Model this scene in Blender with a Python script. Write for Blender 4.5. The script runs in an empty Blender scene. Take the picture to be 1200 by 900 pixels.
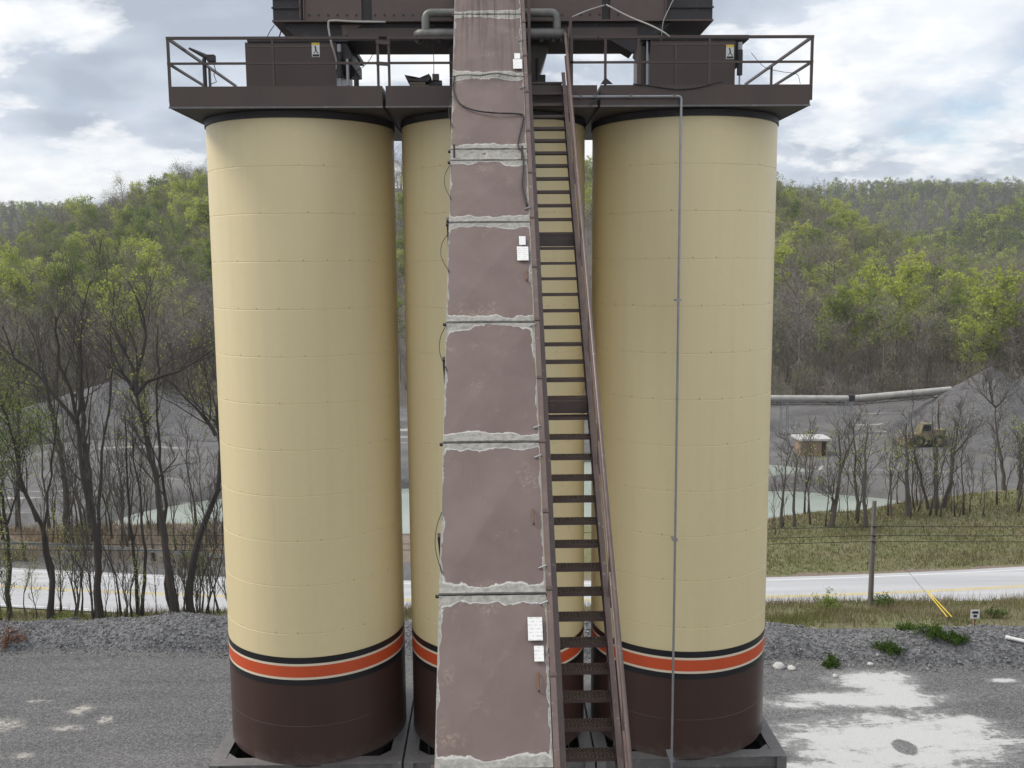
import bpy, math, random
import numpy as np
from mathutils import Matrix, Vector

# ------------------------------------------------------------------ camera, sky, sun, exposure
scene = bpy.context.scene
COL = scene.collection
CAM_Z = 17.0
cam_data = bpy.data.cameras.new('camera')
cam_data.sensor_width = 36.0
cam_data.sensor_fit = 'HORIZONTAL'
cam_data.lens = 36.0 * 1132.7 / 1200.0
cam_data.clip_end = 12000.0
cam = bpy.data.objects.new('camera', cam_data)
COL.objects.link(cam)
PITCH, YAW, ROLL = 0.1236, 0.0201, -0.0074
fw = Vector((math.sin(YAW) * math.cos(PITCH), math.cos(YAW) * math.cos(PITCH), -math.sin(PITCH)))
rt = Vector((math.cos(YAW), -math.sin(YAW), 0.0))
up = rt.cross(fw)
r2 = rt * math.cos(ROLL) + up * math.sin(ROLL)
u2 = -rt * math.sin(ROLL) + up * math.cos(ROLL)
cam.matrix_world = Matrix(((r2.x, u2.x, -fw.x, 0.0), (r2.y, u2.y, -fw.y, 0.0), (r2.z, u2.z, -fw.z, CAM_Z), (0, 0, 0, 1)))
scene.camera = cam

SUN_ELEV, SUN_AZ = math.radians(50), math.radians(-84)      # azimuth clockwise from +Y (away from the camera)
scene.view_settings.view_transform = 'Standard'
scene.view_settings.look = 'None'
scene.view_settings.gamma = 1.0
scene.view_settings.exposure = 0.28
try:
    scene.view_settings.use_curve_mapping = False
except Exception:
    pass

world = bpy.data.worlds.new('World')
scene.world = world
world.use_nodes = True
wt = world.node_tree
wt.nodes.clear()


def N(tree, typ, **kw):
    n = tree.nodes.new(typ)
    for k, v in kw.items():
        setattr(n, k, v)
    return n


def setin(n, **kw):
    for k, v in kw.items():
        n.inputs[k.replace('_', ' ')].default_value = v
    return n


def math_n(tree, op, a, b=None, clamp=False):
    n = N(tree, 'ShaderNodeMath', operation=op, use_clamp=clamp)
    for i, v in enumerate((a, b)):
        if v is None:
            continue
        if isinstance(v, (int, float)):
            n.inputs[i].default_value = v
        else:
            tree.links.new(v, n.inputs[i])
    return n.outputs[0]


def ramp(tree, fac, stops, interp='LINEAR'):
    n = N(tree, 'ShaderNodeValToRGB')
    cr = n.color_ramp
    cr.interpolation = interp
    while len(cr.elements) < len(stops):
        cr.elements.new(0.5)
    for e, (p, c) in zip(cr.elements, stops):
        e.position = p
        e.color = (c, c, c, 1) if isinstance(c, (int, float)) else (c[0], c[1], c[2], 1)
    tree.links.new(fac, n.inputs[0])
    return n.outputs[0]


def mixc(tree, fac, a, b, mode='MIX'):
    n = N(tree, 'ShaderNodeMix', data_type='RGBA', blend_type=mode)
    for i, v in ((0, fac), (6, a), (7, b)):
        if isinstance(v, (int, float)):
            n.inputs[i].default_value = v if i == 0 else (v, v, v, 1)
        elif isinstance(v, tuple):
            n.inputs[i].default_value = (v[0], v[1], v[2], 1)
        else:
            tree.links.new(v, n.inputs[i])
    return n.outputs[2]


def noise(tree, vec, scale, detail=4.0, rough=0.55, dist=0.0):
    n = N(tree, 'ShaderNodeTexNoise')
    n.inputs['Scale'].default_value = scale
    n.inputs['Detail'].default_value = detail
    n.inputs['Roughness'].default_value = rough
    n.inputs['Distortion'].default_value = dist
    if vec is not None:
        tree.links.new(vec, n.inputs['Vector'])
    return n.outputs['Fac']


def build_world():
    t = wt
    tc = N(t, 'ShaderNodeTexCoord')
    sky = N(t, 'ShaderNodeTexSky', sky_type='NISHITA')
    sky.sun_disc = False
    sky.sun_elevation = SUN_ELEV
    sky.sun_rotation = SUN_AZ
    sky.altitude = 300
    sky.dust_density = 1.5
    bg_sky = N(t, 'ShaderNodeBackground')
    bg_sky.inputs['Strength'].default_value = 0.14
    t.links.new(sky.outputs[0], bg_sky.inputs['Color'])
    # flat cloud layer: direction projected onto a plane overhead
    sep = N(t, 'ShaderNodeSeparateXYZ')
    t.links.new(tc.outputs['Generated'], sep.inputs[0])
    h = math_n(t, 'ADD', math_n(t, 'MAXIMUM', sep.outputs[2], 0.0), 0.30)
    px = math_n(t, 'DIVIDE', sep.outputs[0], h)
    py = math_n(t, 'DIVIDE', sep.outputs[1], h)
    cmb = N(t, 'ShaderNodeCombineXYZ')
    t.links.new(px, cmb.inputs[0])
    t.links.new(py, cmb.inputs[1])
    cmb.inputs[2].default_value = 5.9
    v = cmb.outputs[0]
    big = noise(t, v, 1.5, 6.0, 0.55, 0.1)
    body = noise(t, v, 2.1, 3.0, 0.5, 0.0)
    puff = noise(t, v, 2.7, 14.0, 0.60, 0.15)
    fine = noise(t, v, 9.0, 8.0, 0.6, 0.1)
    cover = ramp(t, math_n(t, 'ADD', math_n(t, 'ADD', big, math_n(t, 'DIVIDE', 0.034, h)), math_n(t, 'MULTIPLY', fine, 0.12)), [(0.46, 0.0), (0.52, 0.75), (0.58, 1.0)])
    grey = ramp(t, math_n(t, 'ADD', body, math_n(t, 'MULTIPLY', fine, 0.16)), [(0.45, (0.42, 0.475, 0.565)), (0.57, (0.62, 0.68, 0.77)), (0.68, (0.84, 0.88, 0.93))])
    pk = ramp(t, math_n(t, 'ADD', puff, math_n(t, 'MULTIPLY', math_n(t, 'SUBTRACT', body, 0.5), 0.5)), [(0.455, 0.0), (0.50, 0.6), (0.56, 1.0)])
    tone = mixc(t, pk, grey, mixc(t, ramp(t, fine, [(0.35, 0.0), (0.65, 1.0)]), (0.83, 0.865, 0.91), (1.02, 1.02, 1.01)))
    bg_c = N(t, 'ShaderNodeBackground')
    bg_c.inputs['Strength'].default_value = 0.92
    t.links.new(tone, bg_c.inputs['Color'])
    mx = N(t, 'ShaderNodeMixShader')
    t.links.new(cover, mx.inputs[0])
    t.links.new(bg_sky.outputs[0], mx.inputs[1])
    t.links.new(bg_c.outputs[0], mx.inputs[2])
    out = N(t, 'ShaderNodeOutputWorld')
    t.links.new(mx.outputs[0], out.inputs['Surface'])


build_world()

sun_data = bpy.data.lights.new('sun', 'SUN')
sun_data.energy = 2.3
sun_data.angle = math.radians(24)
sun_data.color = (1.0, 0.95, 0.87)
sun = bpy.data.objects.new('sun', sun_data)
sun.location = (-40, 20, 60)
sd = Vector((math.sin(SUN_AZ) * math.cos(SUN_ELEV), math.cos(SUN_AZ) * math.cos(SUN_ELEV), math.sin(SUN_ELEV)))
sun.rotation_euler = sd.to_track_quat('Z', 'Y').to_euler()
COL.objects.link(sun)

rng = np.random.default_rng(7)
random.seed(7)


# ------------------------------------------------------------------ materials
def new_mat(name):
    m = bpy.data.materials.new(name)
    m.use_nodes = True
    t = m.node_tree
    t.nodes.clear()
    out = N(t, 'ShaderNodeOutputMaterial')
    b = N(t, 'ShaderNodeBsdfPrincipled')
    t.links.new(b.outputs[0], out.inputs['Surface'])
    tc = N(t, 'ShaderNodeTexCoord')
    return m, t, b, tc, out


def bump(t, b, hgt, strength=0.3, dist=0.02):
    n = N(t, 'ShaderNodeBump')
    n.inputs['Strength'].default_value = strength
    n.inputs['Distance'].default_value = dist
    t.links.new(hgt, n.inputs['Height'])
    t.links.new(n.outputs[0], b.inputs['Normal'])


def mul(c, f):
    return tuple(min(1.0, x * f) for x in c)


def paint(name, col, rough=0.45, metal=0.0, var=0.18, scale=1.3, dirt=None, streak=False, bmp=0.0, splash=None):
    """painted or bare metal: large soft tone variation, fine grain, optional dirt colour in ragged spots"""
    m, t, b, tc, out = new_mat(name)
    vec = tc.outputs['Object']
    if streak:
        mp = N(t, 'ShaderNodeMapping')
        mp.inputs['Scale'].default_value = (1, 1, 0.12)
        t.links.new(vec, mp.inputs[0])
        vec = mp.outputs[0]
    n1 = noise(t, vec, scale, 6, 0.6)
    f1 = ramp(t, n1, [(0.3, 0.0), (0.7, 1.0)])
    c = mixc(t, f1, mul(col, 1 - var), mul(col, 1 + var))
    n2 = noise(t, tc.outputs['Object'], scale * 14, 4, 0.7)
    c = mixc(t, math_n(t, 'MULTIPLY', n2, 0.25), c, mul(col, 0.7))
    if dirt:
        n3 = noise(t, vec, scale * 3.1, 8, 0.7)
        c = mixc(t, ramp(t, n3, [(dirt[1], 0.0), (dirt[1] + 0.12, 0.8)]), c, dirt[0])
    if splash is not None:
        # faint rain streaks; near the foot of a silo a ragged splash of dried dust
        mp2 = N(t, 'ShaderNodeMapping')
        mp2.inputs['Scale'].default_value = (5.0, 5.0, 0.10)
        t.links.new(tc.outputs['Object'], mp2.inputs[0])
        sk = noise(t, mp2.outputs[0], 1.0, 5, 0.6)
        c = mixc(t, ramp(t, sk, [(0.50, 0.0), (0.74, 0.08)]), c, mul(col, 0.55))
        if splash > 0:
            sp_ = N(t, 'ShaderNodeSeparateXYZ')
            t.links.new(tc.outputs['Object'], sp_.inputs[0])
            hgt = math_n(t, 'SUBTRACT', sp_.outputs[2], splash)
            lim = math_n(t, 'ADD', math_n(t, 'MULTIPLY', noise(t, tc.outputs['Object'], 5.0, 8, 0.75), 1.1), -0.25)
            c = mixc(t, math_n(t, 'MULTIPLY', math_n(t, 'SUBTRACT', lim, hgt, True), 0.75, True), c, (0.20, 0.185, 0.165))
    t.links.new(c, b.inputs['Base Color'])
    r = math_n(t, 'ADD', math_n(t, 'MULTIPLY', n1, 0.25), rough - 0.12)
    t.links.new(r, b.inputs['Roughness'])
    b.inputs['Metallic'].default_value = metal
    if bmp:
        bump(t, b, n2, bmp, 0.01)
    return m


M = {}
M['tan'] = paint('tan_paint', (0.755, 0.632, 0.368), 0.42, var=0.05, scale=0.5, streak=True, splash=-1)
M['rivet'] = paint('dull_rivet', (0.30, 0.24, 0.14), 0.6, var=0.3)
M['brown'] = paint('dark_brown_paint', (0.066, 0.042, 0.034), 0.4, var=0.16, scale=1.1, streak=True)
M['silo_brown'] = paint('brown_silo_paint', (0.056, 0.028, 0.021), 0.34, var=0.14, scale=0.9, streak=True, splash=5.5)
M['steel_brown'] = paint('weathered_brown_paint', (0.100, 0.068, 0.058), 0.45, var=0.2, scale=2.0, dirt=((0.2, 0.17, 0.16), 0.62))
M['stair'] = paint('stair_brown_paint', (0.090, 0.058, 0.050), 0.4, var=0.2, scale=2.5, dirt=((0.24, 0.20, 0.19), 0.64))
M['rail'] = paint('rail_brown_paint', (0.145, 0.102, 0.090), 0.36, var=0.2, scale=3.0, dirt=((0.4, 0.36, 0.34), 0.6))
M['frame_top'] = paint('dusty_skylit_brown_paint', (0.15, 0.14, 0.136), 0.5, var=0.2, scale=2.0, dirt=((0.24, 0.23, 0.22), 0.55))  # dust, with the sky's reflection on the frame tops put into the colour
M['black'] = paint('black_paint', (0.012, 0.012, 0.014), 0.35, var=0.2)
M['cream'] = paint('cream_paint', (0.78, 0.66, 0.50), 0.45, var=0.05)
M['orange'] = paint('orange_paint', (0.60, 0.085, 0.022), 0.42, var=0.08, scale=0.8)
M['soot_shade'] = paint('sooty_shaded_steel', (0.030, 0.025, 0.026), 0.6, var=0.4, scale=2.2, dirt=((0.10, 0.085, 0.08), 0.58))  # dark steel; also carries the shade of deck undersides, collars and trough
M['mauve'] = paint('faded_brown_paint', (0.105, 0.071, 0.062), 0.5, var=0.18, scale=1.4, dirt=((0.03, 0.025, 0.025), 0.64))
M['galv'] = paint('galvanised_steel', (0.33, 0.34, 0.35), 0.42, 0.55, var=0.15, scale=3)
M['palesteel'] = paint('pale_weathered_steel', (0.40, 0.39, 0.36), 0.5, var=0.2, scale=1.0)
M['shedroof'] = paint('weathered_white_roof', (0.52, 0.51, 0.49), 0.6, var=0.2, scale=1.0)
M['insul'] = paint('dull_pipe_jacket', (0.17, 0.165, 0.155), 0.5, 0.3, var=0.3, scale=4, dirt=((0.03, 0.028, 0.028), 0.6))
M['rubber'] = paint('black_rubber', (0.015, 0.015, 0.016), 0.6, var=0.2)
M['palecable'] = paint('pale_cable_jacket', (0.42, 0.40, 0.37), 0.55, var=0.15, scale=5)
M['white'] = paint('white_enamel', (0.74, 0.74, 0.72), 0.5, var=0.06)
M['yellow'] = paint('yellow_plastic', (0.78, 0.56, 0.05), 0.45, var=0.08)
M['rust'] = paint('rusty_iron', (0.17, 0.075, 0.04), 0.75, var=0.35, scale=8)
M['wood'] = paint('weathered_wood', (0.16, 0.125, 0.095), 0.8, var=0.3, scale=4)
M['polewood'] = paint('grey_pole_wood', (0.17, 0.155, 0.14), 0.85, var=0.3, scale=4, streak=True)
M['loader'] = paint('tan_loader_paint', (0.20, 0.165, 0.10), 0.6, var=0.2, scale=1.2)
M['shedwall'] = paint('tan_shed_wall', (0.30, 0.215, 0.145), 0.75, var=0.12)
M['glass'] = paint('dark_glass', (0.02, 0.025, 0.03), 0.08, var=0.1)


def paper_mat():
    m, t, b, tc, out = new_mat('printed_paper')
    w = N(t, 'ShaderNodeTexWave', wave_type='BANDS', bands_direction='Z')
    w.inputs['Scale'].default_value = 9.0
    t.links.new(tc.outputs['Object'], w.inputs['Vector'])
    n = noise(t, tc.outputs['Object'], 34, 3, 0.6)
    k = math_n(t, 'MULTIPLY', ramp(t, w.outputs['Fac'], [(0.55, 0.0), (0.75, 1.0)]), ramp(t, n, [(0.47, 0.0), (0.55, 0.55)]))
    t.links.new(mixc(t, k, (0.78, 0.77, 0.75), (0.42, 0.41, 0.40)), b.inputs['Base Color'])
    b.inputs['Roughness'].default_value = 0.6
    return m


M['paper'] = paper_mat()


def cover_mat():
    """faded brown cover plate; lime dust caked along the joints with a ragged pale edge (distances to the plate's edges are mesh attributes)"""
    m, t, b, tc, out = new_mat('dusty_cover_plate')
    vec = tc.outputs['Object']

    def attr(nm):
        return N(t, 'ShaderNodeAttribute', attribute_name=nm).outputs['Fac']
    eu, eb, et, al = attr('edge_side'), attr('edge_low'), attr('edge_high'), attr('along')
    wob = math_n(t, 'SUBTRACT', noise(t, vec, 2.1, 3, 0.55), 0.5)
    wob2 = math_n(t, 'SUBTRACT', noise(t, vec, 11, 5, 0.65), 0.5)

    def term(e, w, amp):
        width = math_n(t, 'ADD', math_n(t, 'MULTIPLY', wob, amp), w)
        width = math_n(t, 'MAXIMUM', math_n(t, 'ADD', width, math_n(t, 'MULTIPLY', wob2, 0.05)), 0.012)
        q = math_n(t, 'DIVIDE', width, math_n(t, 'ADD', e, 0.004))
        return math_n(t, 'MULTIPLY', math_n(t, 'MULTIPLY', q, q), q)
    f = math_n(t, 'ADD', math_n(t, 'ADD', term(eu, 0.022, 0.17), term(eb, 0.15, 0.36)), term(et, 0.12, 0.42))
    dust = ramp(t, math_n(t, 'MULTIPLY', f, 0.5), [(0.42, 0.0), (0.5, 1.0)])
    edge = ramp(t, math_n(t, 'MULTIPLY', f, 0.25), [(0.2, 0.0), (0.24, 1.0), (0.29, 1.0), (0.42, 0.0)])
    n1 = noise(t, vec, 1.6, 6, 0.6)
    base = mixc(t, ramp(t, n1, [(0.3, 0), (0.7, 1)]), (0.136, 0.096, 0.085), (0.176, 0.128, 0.114))
    # scuffed blotches
    sc = noise(t, vec, 2.4, 2, 0.5)
    sp = noise(t, vec, 26, 5, 0.75)
    blot = math_n(t, 'MULTIPLY', ramp(t, sc, [(0.57, 0.0), (0.70, 1.0)]), ramp(t, sp, [(0.47, 0.0), (0.62, 1.0)]))
    base = mixc(t, math_n(t, 'MULTIPLY', blot, 0.34), base, (0.46, 0.37, 0.27))
    dn = noise(t, vec, 14, 6, 0.7)
    dcol = mixc(t, ramp(t, dn, [(0.3, 0), (0.7, 1)]), (0.20, 0.19, 0.17), (0.40, 0.385, 0.35))
    c = mixc(t, dust, base, dcol)
    c = mixc(t, math_n(t, 'MULTIPLY', edge, math_n(t, 'ADD', math_n(t, 'MULTIPLY', sp, 1.2), 0.05), True), c, (0.58, 0.57, 0.54))
    # soot run-down streaks on the upper plates
    mp = N(t, 'ShaderNodeMapping')
    mp.inputs['Scale'].default_value = (16, 0.5, 0.5)
    t.links.new(vec, mp.inputs[0])
    st = noise(t, mp.outputs[0], 1.0, 4, 0.6)
    topness = ramp(t, math_n(t, 'DIVIDE', al, 17.0), [(0.70, 0.0), (0.92, 1.0)])
    strk = math_n(t, 'MULTIPLY', ramp(t, st, [(0.5, 0.0), (0.66, 0.9)]), topness)
    c = mixc(t, strk, c, (0.05, 0.042, 0.04))
    t.links.new(c, b.inputs['Base Color'])
    t.links.new(math_n(t, 'ADD', math_n(t, 'MULTIPLY', dust, 0.35), 0.5), b.inputs['Roughness'])
    hh = math_n(t, 'ADD', math_n(t, 'MULTIPLY', dust, 0.5), math_n(t, 'MULTIPLY', math_n(t, 'MULTIPLY', dn, dust), 0.9))
    bump(t, b, hh, 0.6, 0.02)
    return m


M['cover'] = cover_mat()


def leaf_mat(name, col, col2, trans=0.45):
    m, t, b, tc, out = new_mat(name)
    oi = N(t, 'ShaderNodeObjectInfo')
    geo = N(t, 'ShaderNodeNewGeometry')
    k = math_n(t, 'ADD', math_n(t, 'MULTIPLY', oi.outputs['Random'], 0.6), math_n(t, 'MULTIPLY', geo.outputs['Random Per Island'], 0.4))
    c = mixc(t, k, col, col2)
    d = N(t, 'ShaderNodeBsdfDiffuse')
    tr = N(t, 'ShaderNodeBsdfTranslucent')
    mx = N(t, 'ShaderNodeMixShader')
    mx.inputs[0].default_value = trans
    t.links.new(c, d.inputs[0])
    t.links.new(c, tr.inputs[0])
    t.links.new(d.outputs[0], mx.inputs[1])
    t.links.new(tr.outputs[0], mx.inputs[2])
    t.links.new(mx.outputs[0], out.inputs['Surface'])
    t.nodes.remove(b)
    return m


def bark_mat(name, col, col2, scale=6.0):
    m, t, b, tc, out = new_mat(name)
    oi = N(t, 'ShaderNodeObjectInfo')
    mp = N(t, 'ShaderNodeMapping')
    mp.inputs['Scale'].default_value = (1, 1, 0.25)
    t.links.new(tc.outputs['Object'], mp.inputs[0])
    n = noise(t, mp.outputs[0], scale, 5, 0.65)
    k = math_n(t, 'ADD', math_n(t, 'MULTIPLY', oi.outputs['Random'], 0.5), math_n(t, 'MULTIPLY', n, 0.6))
    t.links.new(mixc(t, k, col, col2), b.inputs['Base Color'])
    b.inputs['Roughness'].default_value = 0.9
    bump(t, b, n, 0.5, 0.03)
    return m


M['bark'] = bark_mat('dark_bark', (0.026, 0.022, 0.019), (0.078, 0.066, 0.056))
M['twig'] = bark_mat('twig_bark', (0.038, 0.032, 0.027), (0.095, 0.080, 0.068))
M['greybark'] = bark_mat('grey_tree_bark', (0.048, 0.042, 0.036), (0.125, 0.108, 0.093))
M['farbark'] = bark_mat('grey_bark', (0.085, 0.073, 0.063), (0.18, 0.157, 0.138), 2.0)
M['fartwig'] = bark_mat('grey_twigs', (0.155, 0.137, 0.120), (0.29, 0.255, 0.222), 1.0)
M['ridgetwig'] = bark_mat('ridge_twigs', (0.060, 0.062, 0.048), (0.125, 0.125, 0.095), 1.0)
M['leaf_spring'] = leaf_mat('spring_leaves', (0.36, 0.42, 0.075), (0.52, 0.56, 0.14))
M['leaf_mid'] = leaf_mat('green_leaves', (0.15, 0.21, 0.052), (0.29, 0.35, 0.09))
M['leaf_dull'] = leaf_mat('budding_leaves', (0.17, 0.19, 0.07), (0.28, 0.28, 0.12), 0.35)
M['grass'] = leaf_mat('grass_blades', (0.105, 0.125, 0.038), (0.22, 0.215, 0.085), 0.3)
M['dry'] = leaf_mat('dry_stalks', (0.20, 0.155, 0.10), (0.34, 0.28, 0.19), 0.2)
M['shrub'] = leaf_mat('shrub_leaves', (0.045, 0.085, 0.016), (0.10, 0.15, 0.035), 0.3)


def stone_mat(name, dark, light):
    m, t, b, tc, out = new_mat(name)
    geo = N(t, 'ShaderNodeNewGeometry')
    n = noise(t, tc.outputs['Object'], 9, 4, 0.7)
    k = math_n(t, 'ADD', math_n(t, 'MULTIPLY', geo.outputs['Random Per Island'], 0.75), math_n(t, 'MULTIPLY', n, 0.25))
    t.links.new(ramp(t, k, [(0.1, dark), (0.72, tuple((a + c) / 2 for a, c in zip(dark, light))), (0.98, light)]), b.inputs['Base Color'])
    b.inputs['Roughness'].default_value = 0.9
    return m


M['stone'] = stone_mat('broken_stone', (0.07, 0.07, 0.072), (0.36, 0.355, 0.35))
M['palestone'] = stone_mat('pale_stone', (0.38, 0.37, 0.35), (0.5, 0.49, 0.46))

PATCHES = [(15.4, 37.4, 1.5, 0.85), (14.2, 35.7, 3.1, 0.72), (14.3, 32.3, 3.7, 2.0), (15.8, 36.4, 1.1, 1.5), (17.2, 33.5, 1.1, 0.7), (11.7, 32.9, 1.0, 0.4),
           (12.0, 30.6, 2.6, 0.6), (22.5, 36.6, 1.2, 0.25), (20.7, 37.2, 0.6, 0.2)]
PUDDLES = [(-16.1, 35.9, 0.42, 0.42), (-14.8, 35.07, 0.32, 0.3), (-16.0, 34.45, 0.62, 0.22), (-18.7, 34.7, 0.9, 0.55), (-18.0, 36.7, 0.5, 0.12),
           (-16.6, 32.4, 0.35, 0.2)]


def ellipses(t, x, y, lst, wobx, grow=1.0):
    acc = None
    for (cx, cy, rx, ry) in lst:
        dx = math_n(t, 'DIVIDE', math_n(t, 'SUBTRACT', x, cx), rx * grow)
        dy = math_n(t, 'DIVIDE', math_n(t, 'SUBTRACT', y, cy), ry * grow)
        d = math_n(t, 'ADD', math_n(t, 'MULTIPLY', dx, dx), math_n(t, 'MULTIPLY', dy, dy))
        acc = d if acc is None else math_n(t, 'MINIMUM', acc, d)
    return math_n(t, 'ADD', acc, wobx)


def yard_mat():
    m, t, b, tc, out = new_mat('gravel_yard')
    vec = tc.outputs['Object']
    sep = N(t, 'ShaderNodeSeparateXYZ')
    t.links.new(vec, sep.inputs[0])
    vo = N(t, 'ShaderNodeTexVoronoi')
    vo.inputs['Scale'].default_value = 21.0
    t.links.new(vec, vo.inputs['Vector'])
    sp2 = N(t, 'ShaderNodeSeparateColor')
    t.links.new(vo.outputs['Color'], sp2.inputs[0])
    big = noise(t, vec, 0.12, 5, 0.6)
    mp = N(t, 'ShaderNodeMapping')
    mp.inputs['Scale'].default_value = (0.10, 0.9, 1)
    mp.inputs['Rotation'].default_value = (0, 0, 0.12)
    t.links.new(vec, mp.inputs[0])
    tracks = noise(t, mp.outputs[0], 1.0, 6, 0.6)
    tone = math_n(t, 'ADD', math_n(t, 'MULTIPLY', big, 0.5), math_n(t, 'MULTIPLY', tracks, 0.5))
    c = mixc(t, ramp(t, tone, [(0.36, 0), (0.62, 1)]), (0.066, 0.065, 0.067), (0.165, 0.160, 0.157))
    c = mixc(t, ramp(t, sp2.outputs[0], [(0.0, 0.0), (0.5, 0.25), (1.0, 0.75)]), mixc(t, 0.55, c, (0.03, 0.03, 0.032)), mixc(t, 0.38, c, (0.5, 0.49, 0.48)))
    grit = noise(t, vec, 42, 3, 0.8)
    c = mixc(t, ramp(t, grit, [(0.35, 0.28), (0.5, 0.0)]), c, (0.05, 0.05, 0.055))
    mpl = N(t, 'ShaderNodeMapping')
    mpl.inputs['Scale'].default_value = (0.45, 1.15, 1)
    t.links.new(vec, mpl.inputs[0])
    w1 = math_n(t, 'MULTIPLY', math_n(t, 'SUBTRACT', noise(t, mpl.outputs[0], 1.0, 7, 0.72, 0.6), 0.5), 5.0)
    w2 = math_n(t, 'MULTIPLY', math_n(t, 'SUBTRACT', noise(t, vec, 2.6, 6, 0.75), 0.5), 2.6)
    lime = ellipses(t, sep.outputs[0], sep.outputs[1], PATCHES, math_n(t, 'ADD', w1, w2))
    k = ramp(t, math_n(t, 'MULTIPLY', lime, 0.25), [(0.10, 1.0), (0.2, 0.8), (0.27, 0.3), (0.42, 0.10), (0.6, 0.0)])
    hole = ellipses(t, sep.outputs[0], sep.outputs[1], [(14.4, 31.95, 0.45, 0.6)], math_n(t, 'MULTIPLY', w2, 0.45))
    k = math_n(t, 'MULTIPLY', k, ramp(t, hole, [(0.7, 0.1), (1.0, 1.0)]))
    k = math_n(t, 'MULTIPLY', k, ramp(t, grit, [(0.3, 0.55), (0.5, 1.0)]))
    c = mixc(t, k, c, (0.53, 0.53, 0.515))
    pud = ellipses(t, sep.outputs[0], sep.outputs[1], PUDDLES, math_n(t, 'MULTIPLY', w2, 1.1))
    k2 = ramp(t, math_n(t, 'MULTIPLY', pud, 0.4), [(0.12, 1.0), (0.4, 0.3), (0.9, 0.0)])
    k2 = math_n(t, 'MULTIPLY', k2, ramp(t, noise(t, vec, 3.4, 7, 0.75), [(0.42, 0.0), (0.56, 1.0)]))
    c = mixc(t, math_n(t, 'MULTIPLY', k2, 0.8), c, (0.50, 0.47, 0.41))
    t.links.new(c, b.inputs['Base Color'])
    b.inputs['Roughness'].default_value = 0.95
    bump(t, b, math_n(t, 'ADD', vo.outputs['Distance'], grit), 0.55, 0.03)
    return m


def ground_mat():
    """one ground sheet; the cover (gravel, grass, quarry floor, forest floor) comes from a colour attribute, its edges ragged by noise"""
    m, t, b, tc, out = new_mat('ground_cover')
    vec = tc.outputs['Object']
    at = N(t, 'ShaderNodeAttribute', attribute_name='cover')
    sp = N(t, 'ShaderNodeSeparateColor')
    t.links.new(at.outputs['Color'], sp.inputs[0])
    w = math_n(t, 'SUBTRACT', noise(t, vec, 0.35, 7, 0.7), 0.5)
    w3 = noise(t, vec, 3.2, 6, 0.7)
    w4 = noise(t, vec, 0.16, 5, 0.65, 0.5)
    grass = mixc(t, ramp(t, w3, [(0.34, 0), (0.66, 1)]), (0.095, 0.108, 0.040), (0.205, 0.195, 0.095))
    grass = mixc(t, ramp(t, w4, [(0.45, 0.0), (0.66, 0.75)]), grass, (0.19, 0.155, 0.105))
    quarry = mixc(t, ramp(t, w4, [(0.33, 0), (0.62, 1)]), (0.066, 0.064, 0.066), (0.145, 0.140, 0.136))
    quarry = mixc(t, ramp(t, w3, [(0.45, 0.0), (0.62, 0.4)]), quarry, (0.20, 0.19, 0.18))
    streak = N(t, 'ShaderNodeMapping')
    streak.inputs['Scale'].default_value = (0.03, 0.22, 0.5)
    t.links.new(vec, streak.inputs[0])
    quarry = mixc(t, ramp(t, noise(t, streak.outputs[0], 1.0, 5, 0.6), [(0.60, 0.0), (0.66, 0.85)]), quarry, (0.42, 0.40, 0.37))
    forest = mixc(t, ramp(t, w3, [(0.3, 0), (0.7, 1)]), (0.085, 0.074, 0.060), (0.14, 0.120, 0.098))
    soil = mixc(t, ramp(t, w3, [(0.3, 0), (0.7, 1)]), (0.15, 0.112, 0.085), (0.26, 0.21, 0.165))

    def sel(ch):
        return ramp(t, math_n(t, 'ADD', ch, math_n(t, 'MULTIPLY', w, 0.9)), [(0.42, 0.0), (0.58, 1.0)])
    c = mixc(t, sel(sp.outputs[0]), soil, grass)
    c = mixc(t, sel(sp.outputs[1]), c, quarry)
    c = mixc(t, sel(sp.outputs[2]), c, forest)
    t.links.new(c, b.inputs['Base Color'])
    b.inputs['Roughness'].default_value = 0.95
    bump(t, b, w3, 0.6, 0.15)
    return m


def gravel_mat(name, dark, light, scale=9.0):
    m, t, b, tc, out = new_mat(name)
    vec = tc.outputs['Object']
    vo = N(t, 'ShaderNodeTexVoronoi')
    vo.inputs['Scale'].default_value = scale
    t.links.new(vec, vo.inputs['Vector'])
    sp = N(t, 'ShaderNodeSeparateColor')
    t.links.new(vo.outputs['Color'], sp.inputs[0])
    big = noise(t, vec, 0.5, 6, 0.65)
    k = math_n(t, 'ADD', math_n(t, 'MULTIPLY', sp.outputs[0], 0.6), math_n(t, 'MULTIPLY', big, 0.5))
    t.links.new(ramp(t, k, [(0.15, dark), (0.95, light)]), b.inputs['Base Color'])
    b.inputs['Roughness'].default_value = 0.95
    bump(t, b, math_n(t, 'ADD', vo.outputs['Distance'], noise(t, vec, scale * 3, 3, 0.7)), 0.8, 0.06)
    return m


def road_mat():
    m, t, b, tc, out = new_mat('pale_worn_asphalt')
    vec = tc.outputs['Object']
    mp = N(t, 'ShaderNodeMapping')
    mp.inputs['Scale'].default_value = (0.05, 1.2, 1)
    t.links.new(vec, mp.inputs[0])
    n = noise(t, mp.outputs[0], 1.0, 5, 0.6)
    g = noise(t, vec, 12, 4, 0.7)
    c = mixc(t, ramp(t, n, [(0.35, 0), (0.65, 1)]), (0.40, 0.40, 0.41), (0.52, 0.52, 0.53))
    c = mixc(t, math_n(t, 'MULTIPLY', g, 0.25), c, (0.3, 0.3, 0.31))
    t.links.new(c, b.inputs['Base Color'])
    b.inputs['Roughness'].default_value = 0.8
    return m


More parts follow.
